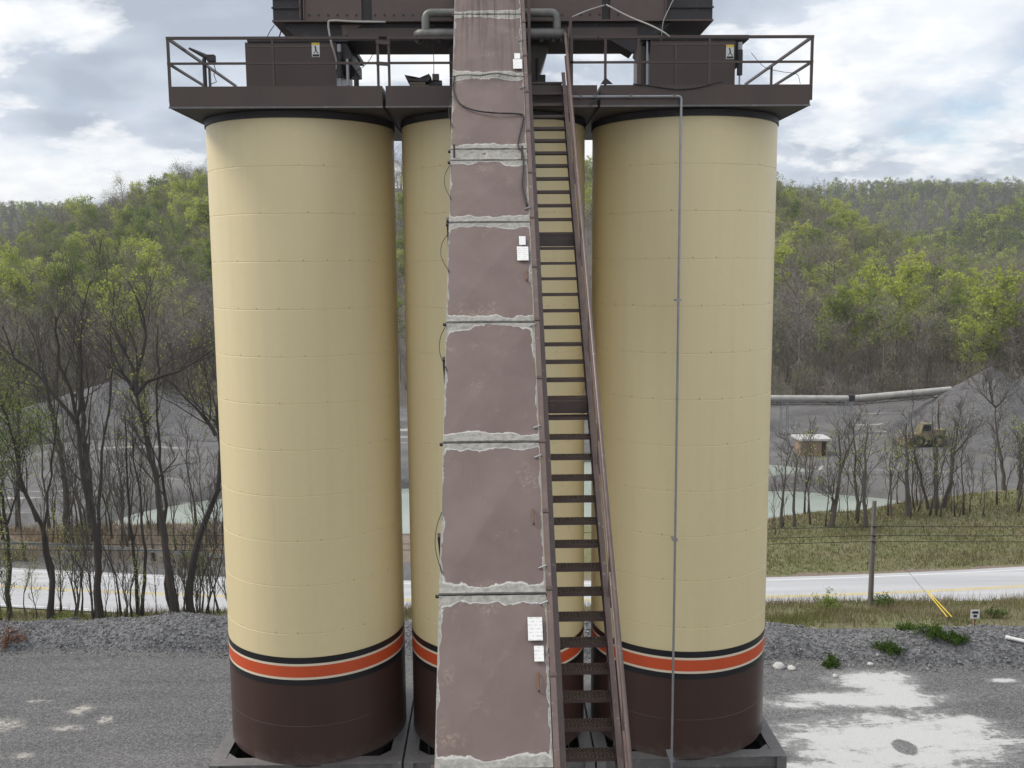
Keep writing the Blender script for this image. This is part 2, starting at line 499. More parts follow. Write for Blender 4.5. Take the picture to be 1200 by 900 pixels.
def water_mat():
    m, t, b, tc, out = new_mat('milky_green_water')
    n = noise(t, tc.outputs['Object'], 0.07, 4, 0.6)
    t.links.new(mixc(t, ramp(t, n, [(0.35, 0), (0.65, 1)]), (0.265, 0.305, 0.262), (0.355, 0.39, 0.345)), b.inputs['Base Color'])
    b.inputs['Roughness'].default_value = 0.18
    bump(t, b, noise(t, tc.outputs['Object'], 2.2, 3, 0.6), 0.12, 0.05)
    return m


M['yard'] = yard_mat()
M['ground'] = ground_mat()
M['berm'] = gravel_mat('crushed_stone', (0.05, 0.05, 0.055), (0.24, 0.24, 0.245))
M['pile'] = gravel_mat('grey_aggregate', (0.065, 0.063, 0.065), (0.16, 0.156, 0.155), 5.0)
M['road'] = road_mat()
M['water'] = water_mat()
M['linewhite'] = paint('white_road_paint', (0.72, 0.72, 0.71), 0.7, var=0.1, scale=0.8)
M['lineyellow'] = paint('yellow_road_paint', (0.62, 0.48, 0.13), 0.7, var=0.15, scale=0.8)


# ------------------------------------------------------------------ mesh and object helpers
def np_mesh(name, V, quads, tris, smooth=False):
    me = bpy.data.meshes.new(name)
    V = np.asarray(V, np.float32)
    q = np.asarray(quads, np.int32).reshape(-1, 4)
    tr = np.asarray(tris, np.int32).reshape(-1, 3)
    nl = q.size + tr.size
    me.vertices.add(len(V))
    me.vertices.foreach_set('co', V.ravel())
    me.loops.add(nl)
    me.loops.foreach_set('vertex_index', np.concatenate([q.ravel(), tr.ravel()]))
    me.polygons.add(len(q) + len(tr))
    st = np.concatenate([np.arange(len(q)) * 4, q.size + np.arange(len(tr)) * 3]).astype(np.int32)
    me.polygons.foreach_set('loop_start', st)
    try:
        me.polygons.foreach_set('loop_total', np.concatenate([np.full(len(q), 4), np.full(len(tr), 3)]).astype(np.int32))
    except Exception:
        pass
    me.polygons.foreach_set('use_smooth', np.full(len(q) + len(tr), bool(smooth)))
    me.update(calc_edges=True)
    me.validate()
    return me


ROOT_LOC = {}


class MB:
    def __init__(s):
        s.v, s.q, s.t, s.n = [], [], [], 0

    def add(s, V, Q=(), T=()):
        V = np.asarray(V, float).reshape(-1, 3)
        if len(Q):
            s.q.append(np.asarray(Q, int).reshape(-1, 4) + s.n)
        if len(T):
            s.t.append(np.asarray(T, int).reshape(-1, 3) + s.n)
        s.v.append(V)
        s.n += len(V)
        return s

    BOXQ = [(0, 3, 2, 1), (4, 5, 6, 7), (0, 1, 5, 4), (1, 2, 6, 5), (2, 3, 7, 6), (3, 0, 4, 7)]

    def box(s, x0, x1, y0, y1, z0, z1):
        return s.add([(x0, y0, z0), (x1, y0, z0), (x1, y1, z0), (x0, y1, z0), (x0, y0, z1), (x1, y0, z1), (x1, y1, z1), (x0, y1, z1)], s.BOXQ)

    def beam(s, p, q, w, h, upv=(0, 0, 1)):
        p, q = np.array(p, float), np.array(q, float)
        d = (q - p) / np.linalg.norm(q - p)
        u = np.array(upv, float)
        a = np.cross(d, u)
        if np.linalg.norm(a) < 1e-4:
            a = np.cross(d, (1, 0, 0))
        a /= np.linalg.norm(a)
        c = np.cross(a, d)
        a, c = a * w / 2, c * h / 2
        return s.add([p - a - c, p + a - c, p + a + c, p - a + c, q - a - c, q + a - c, q + a + c, q - a + c],
                     [(0, 3, 2, 1), (4, 5, 6, 7), (0, 1, 5, 4), (1, 2, 6, 5), (2, 3, 7, 6), (3, 0, 4, 7)])

    def tube(s, pts, r, k=8, caps=True):
        P = np.asarray(pts, float)
        n = len(P)
        R = np.full(n, r, float) if np.isscalar(r) else np.asarray(r, float)
        T = np.gradient(P, axis=0)
        T /= np.linalg.norm(T, axis=1)[:, None] + 1e-9
        m = np.abs(T).mean(0)
        ref = np.eye(3)[int(np.argmin(m))]
        A = np.cross(T, ref)
        A /= np.linalg.norm(A, axis=1)[:, None] + 1e-9
        B = np.cross(T, A)
        th = np.arange(k) * 2 * np.pi / k
        V = P[:, None] + R[:, None, None] * (np.cos(th)[None, :, None] * A[:, None] + np.sin(th)[None, :, None] * B[:, None])
        i = np.arange(n - 1)[:, None] * k
        j = np.arange(k)[None]
        jn = (j + 1) % k
        Q = np.stack([i + j, i + jn, i + k + jn, i + k + j], -1).reshape(-1, 4)
        V = V.reshape(-1, 3)
        tr = []
        if caps:
            V = np.vstack([V, P[0], P[-1]])
            for a in range(k):
                tr.append((n * k, (a + 1) % k, a))
                tr.append((n * k + 1, (n - 1) * k + a, (n - 1) * k + (a + 1) % k))
        return s.add(V, Q, tr)

    def lathe(s, cx, cy, prof, k=96):
        """revolve (radius, z) profile"""
        pr = np.asarray(prof, float)
        th = np.arange(k) * 2 * np.pi / k
        V = np.stack([cx + pr[:, 0:1] * np.cos(th), cy + pr[:, 0:1] * np.sin(th), np.repeat(pr[:, 1:2], k, 1)], -1).reshape(-1, 3)
        n = len(pr)
        i = np.arange(n - 1)[:, None] * k
        j = np.arange(k)[None]
        jn = (j + 1) % k
        return s.add(V, np.stack([i + j, i + jn, i + k + jn, i + k + j], -1).reshape(-1, 4))

    def prism(s, poly, d, axis='y'):
        """poly: list of 3-D points of a planar face, d: extrusion vector"""
        P = np.asarray(poly, float)
        n = len(P)
        V = np.vstack([P, P + np.asarray(d, float), P.mean(0), P.mean(0) + np.asarray(d, float)])
        Q = [(i, (i + 1) % n, n + (i + 1) % n, n + i) for i in range(n)]
        T = [(2 * n, (i + 1) % n, i) for i in range(n)] + [(2 * n + 1, n + i, n + (i + 1) % n) for i in range(n)]
        return s.add(V, Q, T)

    def build(s, name, m, parent=None, smooth=False, label=None, kind=None):
        V = np.vstack(s.v)
        off = ROOT_LOC.get(parent.name, np.zeros(3)) if parent else np.zeros(3)
        me = np_mesh(name, V - off, np.vstack(s.q) if s.q else [], np.vstack(s.t) if s.t else [], smooth)
        me.materials.append(M[m] if isinstance(m, str) else m)
        o = bpy.data.objects.new(name, me)
        COL.objects.link(o)
        if parent:
            o.parent = parent
            ROOT_LOC[o.name] = off
        if label:
            o['label'] = label
        if kind:
            o['kind'] = kind
        return o


def auto_smooth(o, ang=35):
    o.data.polygons.foreach_set('use_smooth', np.ones(len(o.data.polygons), bool))
    try:
        o.data.set_sharp_from_angle(angle=math.radians(ang))
    except Exception:
        pass
    return o


def tag(o, label, cat, group=None):
    o['label'] = label
    o['category'] = cat
    if group:
        o['group'] = group
    return o


def thing(name, label, cat, loc=(0, 0, 0), group=None):
    o = bpy.data.objects.new(name, None)
    o.empty_display_size = 0.3
    o.location = loc
    COL.objects.link(o)
    ROOT_LOC[o.name] = np.array(loc, float)
    return tag(o, label, cat, group)


def obj_mesh(name, me, parent=None, loc=None):
    o = bpy.data.objects.new(name, me)
    COL.objects.link(o)
    if parent:
        o.parent = parent
    if loc is not None:
        o.location = loc
    return o


# ------------------------------------------------------------------ terrain
_ph = np.random.default_rng(3).uniform(0, 2 * np.pi, (40, 2))
_dr = np.random.default_rng(4).uniform(0, 2 * np.pi, 40)


def wav(x, y, base, octs=4, seed=0):
    """cheap smooth noise, about -1..1"""
    r = 0.0
    a, f, tot = 1.0, base, 0.0
    for o in range(octs):
        for k in range(3):
            i = (seed * 7 + o * 3 + k) % 40
            c, s_ = math.cos(_dr[i]), math.sin(_dr[i])
            r = r + a * np.sin((c * x + s_ * y) * f * (1 + 0.17 * k) + _ph[i, 0])
        tot += 3 * a * 0.6
        a *= 0.5
        f *= 2.03
    return r / tot


def sst(a, b, x):
    t = np.clip((x - a) / (b - a), 0, 1)
    return t * t * (3 - 2 * t)


def road_y(x):
    return 61.2 + 0.0023 * (np.clip(x, -60, 80) - 10) ** 2


def crest_y(x):
    return 72 + np.where(x > 21, (x - 21) * 0.36, 0) + np.where(x < -14, 4.0, 0)


def height(x, y):
    x = np.asarray(x, float)
    y = np.asarray(y, float)
    z = np.interp(y, [-1e4, 44, 52, 57.3, 66], [-0.16, -0.14, -2.0, -5.06, -5.06]) + 0 * x
    ry = road_y(x)
    past = y - (ry + 3.9)
    # bank beyond the road, then down to the quarry floor
    cy = crest_y(x)
    bankz = np.where(x > 0, -4.1, -4.9)
    b1 = -5.06 + (bankz + 5.06) * sst(0, 1, past / np.maximum(cy - ry - 3.9, 1))
    b1 = b1 + 0.22 * wav(x, y, 0.35, 3, 1) * sst(1, 4, past)
    dn = sst(0, 12, y - cy - 4)
    fl = -7.9 + 0.5 * wav(x, y, 0.09, 3, 2) + np.where(x < 0, 1.0, 0.25) * wav(x, y, 0.05, 3, 5) * sst(120, 150, y)
    fl = fl + sst(135, 200, y) * 3.0
    # pond basin
    edge = 0.14 * wav(x, y, 0.11, 3, 6)
    e = ((x - 4) / 44.0) ** 2 + ((y - 98) / 14.5) ** 2 + edge
    e2 = ((x - 20) / 22.0) ** 2 + ((y - 117) / 8.5) ** 2 + edge
    fl = fl - 3.6 * (1 - sst(0.72, 1.08, np.minimum(e, e2)))
    dike = np.exp(-((y - 107.5 - 0.02 * x) / 1.7) ** 2) * sst(18, 26, x)
    fl = np.maximum(fl, -12 + dike * 3.55 + 0.2 * wav(x, y, 0.6, 2, 8) * dike)
    z2 = b1 * (1 - dn) + fl * dn
    z = np.where(past > 0, z2, z)
    # wooded hills
    xs = x * 450.0 / np.maximum(y, 200)
    H = np.interp(xs, [-700, -400, -223, -184, -131, -60, 0, 70, 133, 161, 190, 215, 245, 300, 450, 700],
                  [0, 1, 11, 28, 46, 52, 48, 46, 37, 25, 11, 2, -3, -3, 2, 8])
    up1 = np.clip((y - 188) / (455 - 188), 0, 1)
    hill = -5 + (H + 5) * (0.55 * up1 + 0.45 * sst(0, 1, up1)) + 3.0 * wav(x, y, 0.022, 3, 3) * sst(200, 270, y)
    back = sst(455, 640, y)
    hill = hill * (1 - back) + (8 + 0 * x) * back
    x7 = x * 700.0 / np.maximum(y, 300)
    H2 = np.interp(x7, [-900, -500, -250, 0, 150, 260, 330, 380, 450, 700, 1200], [14, 4, 2, 2, 2, 8, 22, 44, 58, 76, 90])
    hill = np.maximum(hill, -20 + (H2 + 20) * np.exp(-((y - 720) / 150.0) ** 2) + 4 * wav(x, y, 0.012, 3, 4))
    xk = x * 1200.0 / np.maximum(y, 600)
    H3 = np.interp(xk, [-2000, -900, -560, -400, -200, 0, 250, 430, 560, 720, 1100, 2200],
                   [66, 76, 82, 72, 60, 50, 72, 96, 102, 100, 120, 120])
    hill = np.maximum(hill, -30 + (H3 + 30) * np.exp(-((y - 1230) / 300.0) ** 2) + 7 * wav(x, y, 0.008, 3, 9))
    hill = np.where(y > 1230, np.maximum(hill, 0.35 * H3 + 40), hill)
    w = sst(184, 200, y)
    return z * (1 - w) + np.maximum(hill, z) * w


def build_ground():
    Y = np.concatenate([np.arange(-90, 30, 8), np.arange(30, 43, 1.5), np.arange(43, 92, 0.55), np.arange(92, 132, 0.8), np.arange(132, 200, 2.5),
                        np.arange(200, 470, 5), np.arange(470, 1500, 22), np.arange(1500, 3100, 160)])
    nc = 260
    u = np.linspace(-1, 1, nc)
    u = 0.65 * u + 0.35 * u ** 3
    X = u[None, :] * (70 + 0.95 * np.maximum(Y, 0))[:, None]
    YY = np.repeat(Y[:, None], nc, 1)
    Z = height(X, YY)
    V = np.stack([X, YY, Z], -1).reshape(-1, 3)
    n = len(Y)
    i = np.arange(n - 1)[:, None] * nc
    j = np.arange(nc - 1)[None]
    Q = np.stack([i + j, i + j + 1, i + nc + j + 1, i + nc + j], -1).reshape(-1, 4)
    me = np_mesh('ground', V, Q, [], True)
    me.materials.append(M['ground'])
    x, y = V[:, 0], V[:, 1]
    past = y - (road_y(x) + 3.6)
    cy = crest_y(x)
    g = np.where(y < road_y(x), 1.0, np.where(x > 2, 1.0 - sst(2, 9, y - cy), 0.35 * (1 - sst(0, 4, y - cy))))
    g = np.where((past > 0) & (past < 1.0), 0.2, g)
    qv = np.where(y > cy + 6, sst(6, 14, y - cy), 0.0)
    qv = np.where((x < -5) & (past > 0) & (past < 5), 0.72, qv)
    f = sst(158, 172, y + 6 * wav(x, y, 0.06, 2, 5))
    at = me.color_attributes.new('cover', 'FLOAT_COLOR', 'POINT')
    at.data.foreach_set('color', np.stack([g, qv, f, np.ones_like(g)], -1).astype(np.float32).ravel())
    o = bpy.data.objects.new('ground', me)
    COL.objects.link(o)
    o['kind'] = 'structure'


build_ground()


def grid_sheet(name, m, xs, ys, zf, smooth=True):
    X, Y = np.meshgrid(xs, ys)
    Z = zf(X, Y)
    nx, ny = len(xs), len(ys)
    i = np.arange(ny - 1)[:, None] * nx
    j = np.arange(nx - 1)[None]
    Q = np.stack([i + j, i + j + 1, i + nx + j + 1, i + nx + j], -1).reshape(-1, 4)
    me = np_mesh(name, np.stack([X, Y, Z], -1).reshape(-1, 3), Q, [], smooth)
    me.materials.append(M[m])
    o = bpy.data.objects.new(name, me)
    COL.objects.link(o)
    o['kind'] = 'structure'
    return o


grid_sheet('gravel_yard', 'yard', np.arange(-120, 121, 1.5), np.concatenate([np.arange(-85, 26, 3), np.arange(26, 43.4, 0.5)]),
           lambda X, Y: 0.03 * wav(X, Y, 0.5, 3, 2) * sst(25, 30, Y) + 0.0)


def berm_front(x):
    return 40.25 - 0.075 * x + 0.35 * wav(x, 0 * x, 0.33, 2, 11)


def berm_z(x, y):
    t = (y - berm_front(x)) / 4.3
    hgt = 0.92 * (1 + 0.33 * wav(x, 0 * x + 3, 0.42, 3, 12))
    p = np.where((t > 0) & (t < 1), np.sin(np.pi * np.clip(t, 0, 1) ** 0.8) ** 0.9, 0.0)
    floor = np.where(t > 0.5, np.minimum(-0.12, height(x, y) - 0.1), -0.12)
    return floor + (hgt + 0.12) * p + 0.07 * wav(x, y, 2.4, 3, 14) * sst(0.0, 0.3, p)


grid_sheet('gravel_berm', 'berm', np.arange(-48, 49, 0.22), np.arange(35.5, 48.5, 0.2), berm_z)


def scatter_stones():
    base = np.array([(1, 0, 0), (-1, 0, 0), (0, 1, 0), (0, -1, 0), (0, 0, 1), (0, 0, -1)], float)
    F = np.array([(0, 2, 4), (2, 1, 4), (1, 3, 4), (3, 0, 4), (2, 0, 5), (1, 2, 5), (3, 1, 5), (0, 3, 5)])
    n = 20000
    x = rng.uniform(-30, 31, n)
    t = rng.uniform(-0.12, 0.75, n) ** 1.0
    y = berm_front(x) + 4.3 * t
    z = np.maximum(berm_z(x, y), 0.0)
    s = rng.lognormal(-3.3, 0.42, n)
    s = np.clip(s, 0.02, 0.15)
    V = base[None] * rng.uniform(0.55, 1.25, (n, 6, 1)) + rng.normal(0, 0.16, (n, 6, 3))
    a = rng.uniform(0, 6.28, n)
    R = np.zeros((n, 3, 3))
    R[:, 0, 0], R[:, 0, 1], R[:, 1, 0], R[:, 1, 1], R[:, 2, 2] = np.cos(a), -np.sin(a), np.sin(a), np.cos(a), 0.75
    V = np.einsum('nij,nkj->nki', R, V) * s[:, None, None] + np.stack([x, y, z + s * 0.25], -1)[:, None]
    T = (F[None] + (np.arange(n) * 6)[:, None, None]).reshape(-1, 3)
    MB().add(V.reshape(-1, 3), (), T).build('loose_gravel', 'stone', kind='stuff')


scatter_stones()


# road and its markings
def strip(name, m, off0, off1, z, kind, parent=None, segs=110):
    xs = np.linspace(-95, 110, segs)
    yc = road_y(xs)
    V = np.concatenate([np.stack([xs, yc + off0, 0 * xs + z], -1), np.stack([xs, yc + off1, 0 * xs + z], -1)])
    i = np.arange(segs - 1)
    Q = np.stack([i, i + 1, segs + i + 1, segs + i], -1)
    o = MB().add(V, Q).build(name, m, parent)
    if kind:
        o['kind'] = kind
    return o


ROADZ = -4.98
rd = strip('road', 'road', -3.7, 3.9, ROADZ, 'structure')
strip('edge_line', 'linewhite', 3.25, 3.37, ROADZ + 0.004, None, rd)
strip('edge_line', 'linewhite', -3.4, -3.28, ROADZ + 0.004, None, rd)
strip('centre_line', 'lineyellow', 0.06, 0.18, ROADZ + 0.004, None, rd)
strip('centre_line', 'lineyellow', -0.18, -0.06, ROADZ + 0.004, None, rd)

# pond
wb = MB().add([(-46, 80, -9.0), (52, 80, -9.0), (52, 128, -9.0), (-46, 128, -9.0)], [(0, 1, 2, 3)]).build('pond_water', 'water')
wb['kind'] = 'structure'

# ------------------------------------------------------------------ the three storage silos
SY, SR = 23.34, 2.15
SX = [-4.428, 0.072, 4.572]
Z_TOP, Z_BOT = 20.13, 5.53
SEAMS = [20.13, 19.12, 18.11, 17.08, 16.04, 15.0, 13.96, 12.92, 11.88, 10.84, 9.8, 8.68]
STRIPES = [(8.12, 7.975, 'black'), (7.975, 7.92, 'cream'), (7.92, 7.65, 'orange'), (7.65, 7.595, 'cream'), (7.595, 7.455, 'black')]
DECK_Y0, DECK_Y1 = 20.85, 26.4
SILO_LABEL = ['left tan storage silo with orange and black stripes, beside the tall bare trees',
              'middle tan storage silo half hidden behind the sloping conveyor and the staircase',
              'right tan storage silo with a grey conduit running down its front']


def silo(i):
    cx = SX[i]
    s = thing('storage_silo', SILO_LABEL[i], 'silo', (cx, SY, 0), 'striped storage silos in a row')
    for a, b in zip(SEAMS, SEAMS[1:] + [8.12]):
        g = 0.006
        o = MB().lathe(cx, SY, [(SR - g, b), (SR, b + 0.012), (SR, a - 0.012), (SR - g, a)], 112).build('cladding_band', 'tan', s)
        auto_smooth(o, 12)
    for a, b, c in STRIPES:
        auto_smooth(MB().lathe(cx, SY, [(SR + 0.001, b), (SR + 0.001, a)], 112).build('painted_stripe', c, s))
    for a, b in ((7.455, 6.48), (6.48, Z_BOT)):
        auto_smooth(MB().lathe(cx, SY, [(SR - 0.006, b), (SR, b + 0.012), (SR, a - 0.012 * (a < 7)), (SR - 0.006 * (a < 7), a)], 112).build('base_band', 'silo_brown', s), 12)
    # rivets along every seam
    rv = MB()
    for z in SEAMS[1:]:
        n = 26
        th0 = rng.uniform(0, 0.3)
        for k in range(n):
            th = th0 + k * 2 * math.pi / n
            if math.sin(th) > 0.35:
                continue
            c, d = math.cos(th), math.sin(th)
            if rng.random() < 0.3:
                continue
            w = 0.008 + 0.005 * rng.random()
            p = np.array([cx + (SR + 0.004) * c, SY + (SR + 0.004) * d, z + 0.03])
            tx = np.array([-d, c, 0])
            rv.add([p - tx * w - (0, 0, w), p + tx * w - (0, 0, w), p + tx * w + (0, 0, w), p - tx * w + (0, 0, w)], [(0, 1, 2, 3)])
    rv.build('rivet', 'rivet', s, kind='stuff')
    MB().lathe(cx, SY, [(SR + 0.025, Z_TOP - 0.005), (SR + 0.025, Z_TOP + 0.14)], 96).build('top_collar', 'soot_shade', s)  # ring shadow under the deck put into the collar's dark colour
    MB().lathe(cx, SY, [(0.3, 2.9), (SR - 0.06, Z_BOT + 0.02)], 48).build('discharge_cone', 'silo_brown', s)
    # square top deck with deep skirt
    x0, x1 = cx - 0.035 - 2.215, cx - 0.035 + 2.215
    zb, zt = 20.27, 20.71
    dk = MB().box(x0 + 0.02, x1 - 0.02, DECK_Y0 + 0.02, DECK_Y1 - 0.02, zb + 0.015, zb + 0.06).build('deck_plate', 'soot_shade', s)  # shade of the deck's underside put into the dark colour
    MB().box(x0, x1, DECK_Y0, DECK_Y0 + 0.012, zb, zt).build('deck_skirt', 'brown', s)
    MB().box(x0, x1, DECK_Y1 - 0.012, DECK_Y1, zb, zt).build('deck_skirt', 'brown', s)
    MB().box(x0, x0 + 0.012, DECK_Y0 + 0.014, DECK_Y1 - 0.014, zb, zt).build('deck_skirt', 'brown', s)
    MB().box(x1 - 0.012, x1, DECK_Y0 + 0.014, DECK_Y1 - 0.014, zb, zt).build('deck_skirt', 'brown', s)
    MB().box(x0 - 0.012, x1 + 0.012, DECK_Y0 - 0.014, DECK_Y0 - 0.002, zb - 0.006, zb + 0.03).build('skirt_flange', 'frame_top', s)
    MB().box(x0 + 0.02, x1 - 0.02, DECK_Y0 + 0.02, DECK_Y1 - 0.02, zt - 0.06, zt - 0.02).build('deck_floor', 'brown', s)
    # base frame
    fx0, fx1, fy0, fy1 = cx - 2.225, cx + 2.225, SY - 2.105, SY + 2.105
    zt, zb = Z_BOT, Z_BOT - 0.34
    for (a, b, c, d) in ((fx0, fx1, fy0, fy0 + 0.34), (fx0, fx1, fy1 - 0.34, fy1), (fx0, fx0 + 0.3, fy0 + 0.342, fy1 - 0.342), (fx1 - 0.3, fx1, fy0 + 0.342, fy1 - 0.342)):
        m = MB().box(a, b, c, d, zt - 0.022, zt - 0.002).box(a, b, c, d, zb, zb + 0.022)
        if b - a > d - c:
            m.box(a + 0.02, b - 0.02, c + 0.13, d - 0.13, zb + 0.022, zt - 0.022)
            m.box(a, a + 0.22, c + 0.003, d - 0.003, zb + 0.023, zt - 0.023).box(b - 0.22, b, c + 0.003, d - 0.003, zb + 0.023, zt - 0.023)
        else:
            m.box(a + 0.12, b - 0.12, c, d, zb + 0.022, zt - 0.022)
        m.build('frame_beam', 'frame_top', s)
    for (a, b, c, d) in ((fx0 + 0.31, fx1 - 0.31, fy0 + 0.31, fy0 + 0.33), (fx0 + 0.31, fx1 - 0.31, fy1 - 0.33, fy1 - 0.31), (fx0 + 0.28, fx0 + 0.30, fy0 + 0.31, fy1 - 0.31), (fx1 - 0.30, fx1 - 0.28, fy0 + 0.31, fy1 - 0.31)):
        MB().box(a, b, c, d, zb - 1.6, zb - 0.003).build('added_dark_wall', 'soot_shade', s)  # walls and floor added below the frame so its openings stay dark
    MB().box(fx0 + 0.33, fx1 - 0.33, fy0 + 0.34, fy1 - 0.34, zb - 1.62, zb - 1.6).build('added_dark_floor', 'soot_shade', s)
    # gusset plates at the corners of the frame, under the shell
    for sx in (-1, 1):
        for sy in (-1, 1):
            gx, gy = cx + sx * 1.925, SY + sy * 1.76
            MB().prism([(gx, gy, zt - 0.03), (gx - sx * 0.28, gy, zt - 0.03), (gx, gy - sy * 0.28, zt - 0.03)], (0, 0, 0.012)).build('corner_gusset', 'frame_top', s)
    for lx in (fx0 + 0.16, fx1 - 0.16):
        for ly in (fy0 + 0.18, fy1 - 0.18):
            MB().box(lx - 0.13, lx + 0.13, ly - 0.13, ly + 0.13, 0.06, zb - 0.002).box(lx - 0.25, lx + 0.25, ly - 0.25, ly + 0.25, -0.04, 0.06).build('leg', 'brown', s)
    for ly in (fy0 + 0.18, fy1 - 0.18):
        if ly > SY:
            MB().beam((fx0 + 0.3, ly, 0.5), (fx1 - 0.3, ly, zb - 0.1), 0.08, 0.08).build('cross_brace', 'brown', s)
    return s


silos = [silo(i) for i in range(3)]


# railings on the decks (parts of their silos)
def railing(s, x0, x1, posts, left_side, right_side):
    yf = DECK_Y0 + 0.04
    zt, zm, zd = 21.72, 21.205, 20.70
    w = 0.052
    r = MB().box(x0, x1, yf - 0.004, yf + w, zt - 0.055, zt).build('railing', 'brown', s)
    MB().box(x0, x1, yf, yf + 0.04, zm - 0.045, zm).build('mid_rail', 'brown', r)
    for p in posts:
        MB().box(p - w / 2, p + w / 2, yf + 0.002, yf + w + 0.004, zd - 0.3, zt - 0.056).build('rail_post', 'brown', r)
    for flag, xe in ((left_side, x0), (right_side, x1)):
        if not flag:
            continue
        xa, xb = (xe, xe + w) if flag < 0 else (xe - w, xe)
        MB().box(xa, xb, yf + w + 0.01, DECK_Y1 - 0.05, zt - 0.055, zt).build('side_rail', 'brown', r)
        MB().box(xa, xb, yf + w + 0.01, DECK_Y1 - 0.05, zm - 0.045, zm).build('side_rail', 'brown', r)
        for yy in (23.9, DECK_Y1 - 0.12):
            MB().box(xa, xb, yy, yy + w, zd - 0.05, zt - 0.056).build('rail_post', 'brown', r)


railing(silos[0], -6.70, -2.30, (-6.67, -4.51, -2.33), -1, 0)
railing(silos[1], -2.13, -0.42, (-2.10,), 0, 0)
railing(silos[2], 2.285, 6.82, (2.43, 3.12, 4.62, 6.79), 0, 1)
rr = MB().box(1.66, 2.26, DECK_Y0 + 0.036, DECK_Y0 + 0.09, 21.665, 21.72).build('railing', 'brown', silos[1])
MB().box(1.66, 2.30, DECK_Y0 + 0.04, DECK_Y0 + 0.08, 21.16, 21.205).build('mid_rail', 'brown', rr)
MB().box(1.69, 1.75, DECK_Y0 + 0.04, DECK_Y0 + 0.095, 20.4, 21.664).build('rail_post', 'brown', rr)
# the two short links that close the gap between left and middle decks
for z in (21.60, 21.17):
    MB().beam((-2.36, DECK_Y0 + 0.02, z), (-2.07, DECK_Y0 + 0.02, z - 0.02), 0.03, 0.075).build('gap_link', 'brown', silos[1])


# ------------------------------------------------------------------ batcher boxes on the decks
def batcher(label, x0, x1, z1, flap_x, sign_x, sign_z, cyl_x):
    y0, y1, z0 = 21.7, 24.2, 20.69
    b = thing('batcher_box', label, 'hopper', ((x0 + x1) / 2, y0, z0), 'brown batcher boxes on the silo decks')
    MB().box(x0, x1, y0, y1, z0, z1).build('box_body', 'brown', b)
    ex = (x1 + 0.28)
    MB().box(x0 + 0.06, ex, y0 - 0.05, y1 + 0.05, z1 + 0.003, z1 + 0.10).build('box_lid', 'soot_shade', b)
    MB().prism([(x1 + 0.004, y0 + 0.05, z1), (flap_x, y0 + 0.05, z1), (flap_x + 0.12, y0 + 0.05, z1 - 0.26), (flap_x + 0.12, y0 + 0.05, z1 - 0.48), (x1 + 0.004, y0 + 0.05, z1 - 0.48)], (0, 1.6, 0)).build('discharge_chute', 'soot_shade', b)
    MB().box(x0 + 0.05, x1 - 0.05, y0 - 0.012, y0 - 0.002, z1 - 0.10, z1 - 0.06).build('body_rib', 'steel_brown', b)
    MB().box(x0 + (x1 - x0) * 0.30 - 0.02, x0 + (x1 - x0) * 0.30 + 0.02, y0 - 0.02, y0 - 0.004, z0, z1 - 0.11).build('body_rib', 'steel_brown', b)
    c = MB().tube([(cyl_x, y0 - 0.05, z1 - 0.75), (cyl_x, y0 - 0.05, z1 - 0.22)], 0.062, 12).build('air_cylinder', 'soot_shade', b)
    MB().tube([(cyl_x, y0 - 0.05, z1 - 0.215), (cyl_x, y0 - 0.05, z1 - 0.06)], 0.05, 12).build('cylinder_cap', 'galv', c)
    MB().tube([(cyl_x, y0 - 0.05, z0 + 0.02), (cyl_x, y0 - 0.05, z1 - 0.755)], 0.02, 8).build('piston_rod', 'galv', c)
    sy = y0 - 0.014
    sg = MB().box(sign_x - 0.085, sign_x + 0.085, sy, sy + 0.01, sign_z - 0.15, sign_z + 0.15).build('warning_sign', 'white', b)
    MB().box(sign_x - 0.083, sign_x + 0.083, sy - 0.004, sy - 0.001, sign_z + 0.10, sign_z + 0.147).build('sign_header', 'yellow', sg)
    fg = MB()
    # falling-figure pictogram
    fy = sy - 0.004
    fg.prism([(sign_x - 0.03, fy, sign_z + 0.07), (sign_x + 0.0, fy, sign_z + 0.085), (sign_x + 0.012, fy, sign_z + 0.055), (sign_x - 0.02, fy, sign_z + 0.04)], (0, 0.003, 0))
    fg.prism([(sign_x - 0.012, fy, sign_z + 0.045), (sign_x + 0.014, fy, sign_z + 0.045), (sign_x + 0.02, fy, sign_z - 0.03), (sign_x - 0.014, fy, sign_z - 0.03)], (0, 0.003, 0))
    fg.prism([(sign_x + 0.0, fy, sign_z - 0.028), (sign_x + 0.022, fy, sign_z - 0.024), (sign_x + 0.065, fy, sign_z - 0.08), (sign_x + 0.045, fy, sign_z - 0.085)], (0, 0.003, 0))
    fg.prism([(sign_x - 0.016, fy, sign_z - 0.032), (sign_x + 0.0, fy, sign_z - 0.032), (sign_x - 0.03, fy, sign_z - 0.075), (sign_x - 0.05, fy, sign_z - 0.07)], (0, 0.003, 0))
    fg.build('sign_figure', 'black', sg)
    MB().box(sign_x - 0.07, sign_x + 0.075, sy - 0.004, sy - 0.001, sign_z - 0.14, sign_z - 0.095).build('sign_caption', 'black', sg)
    return b


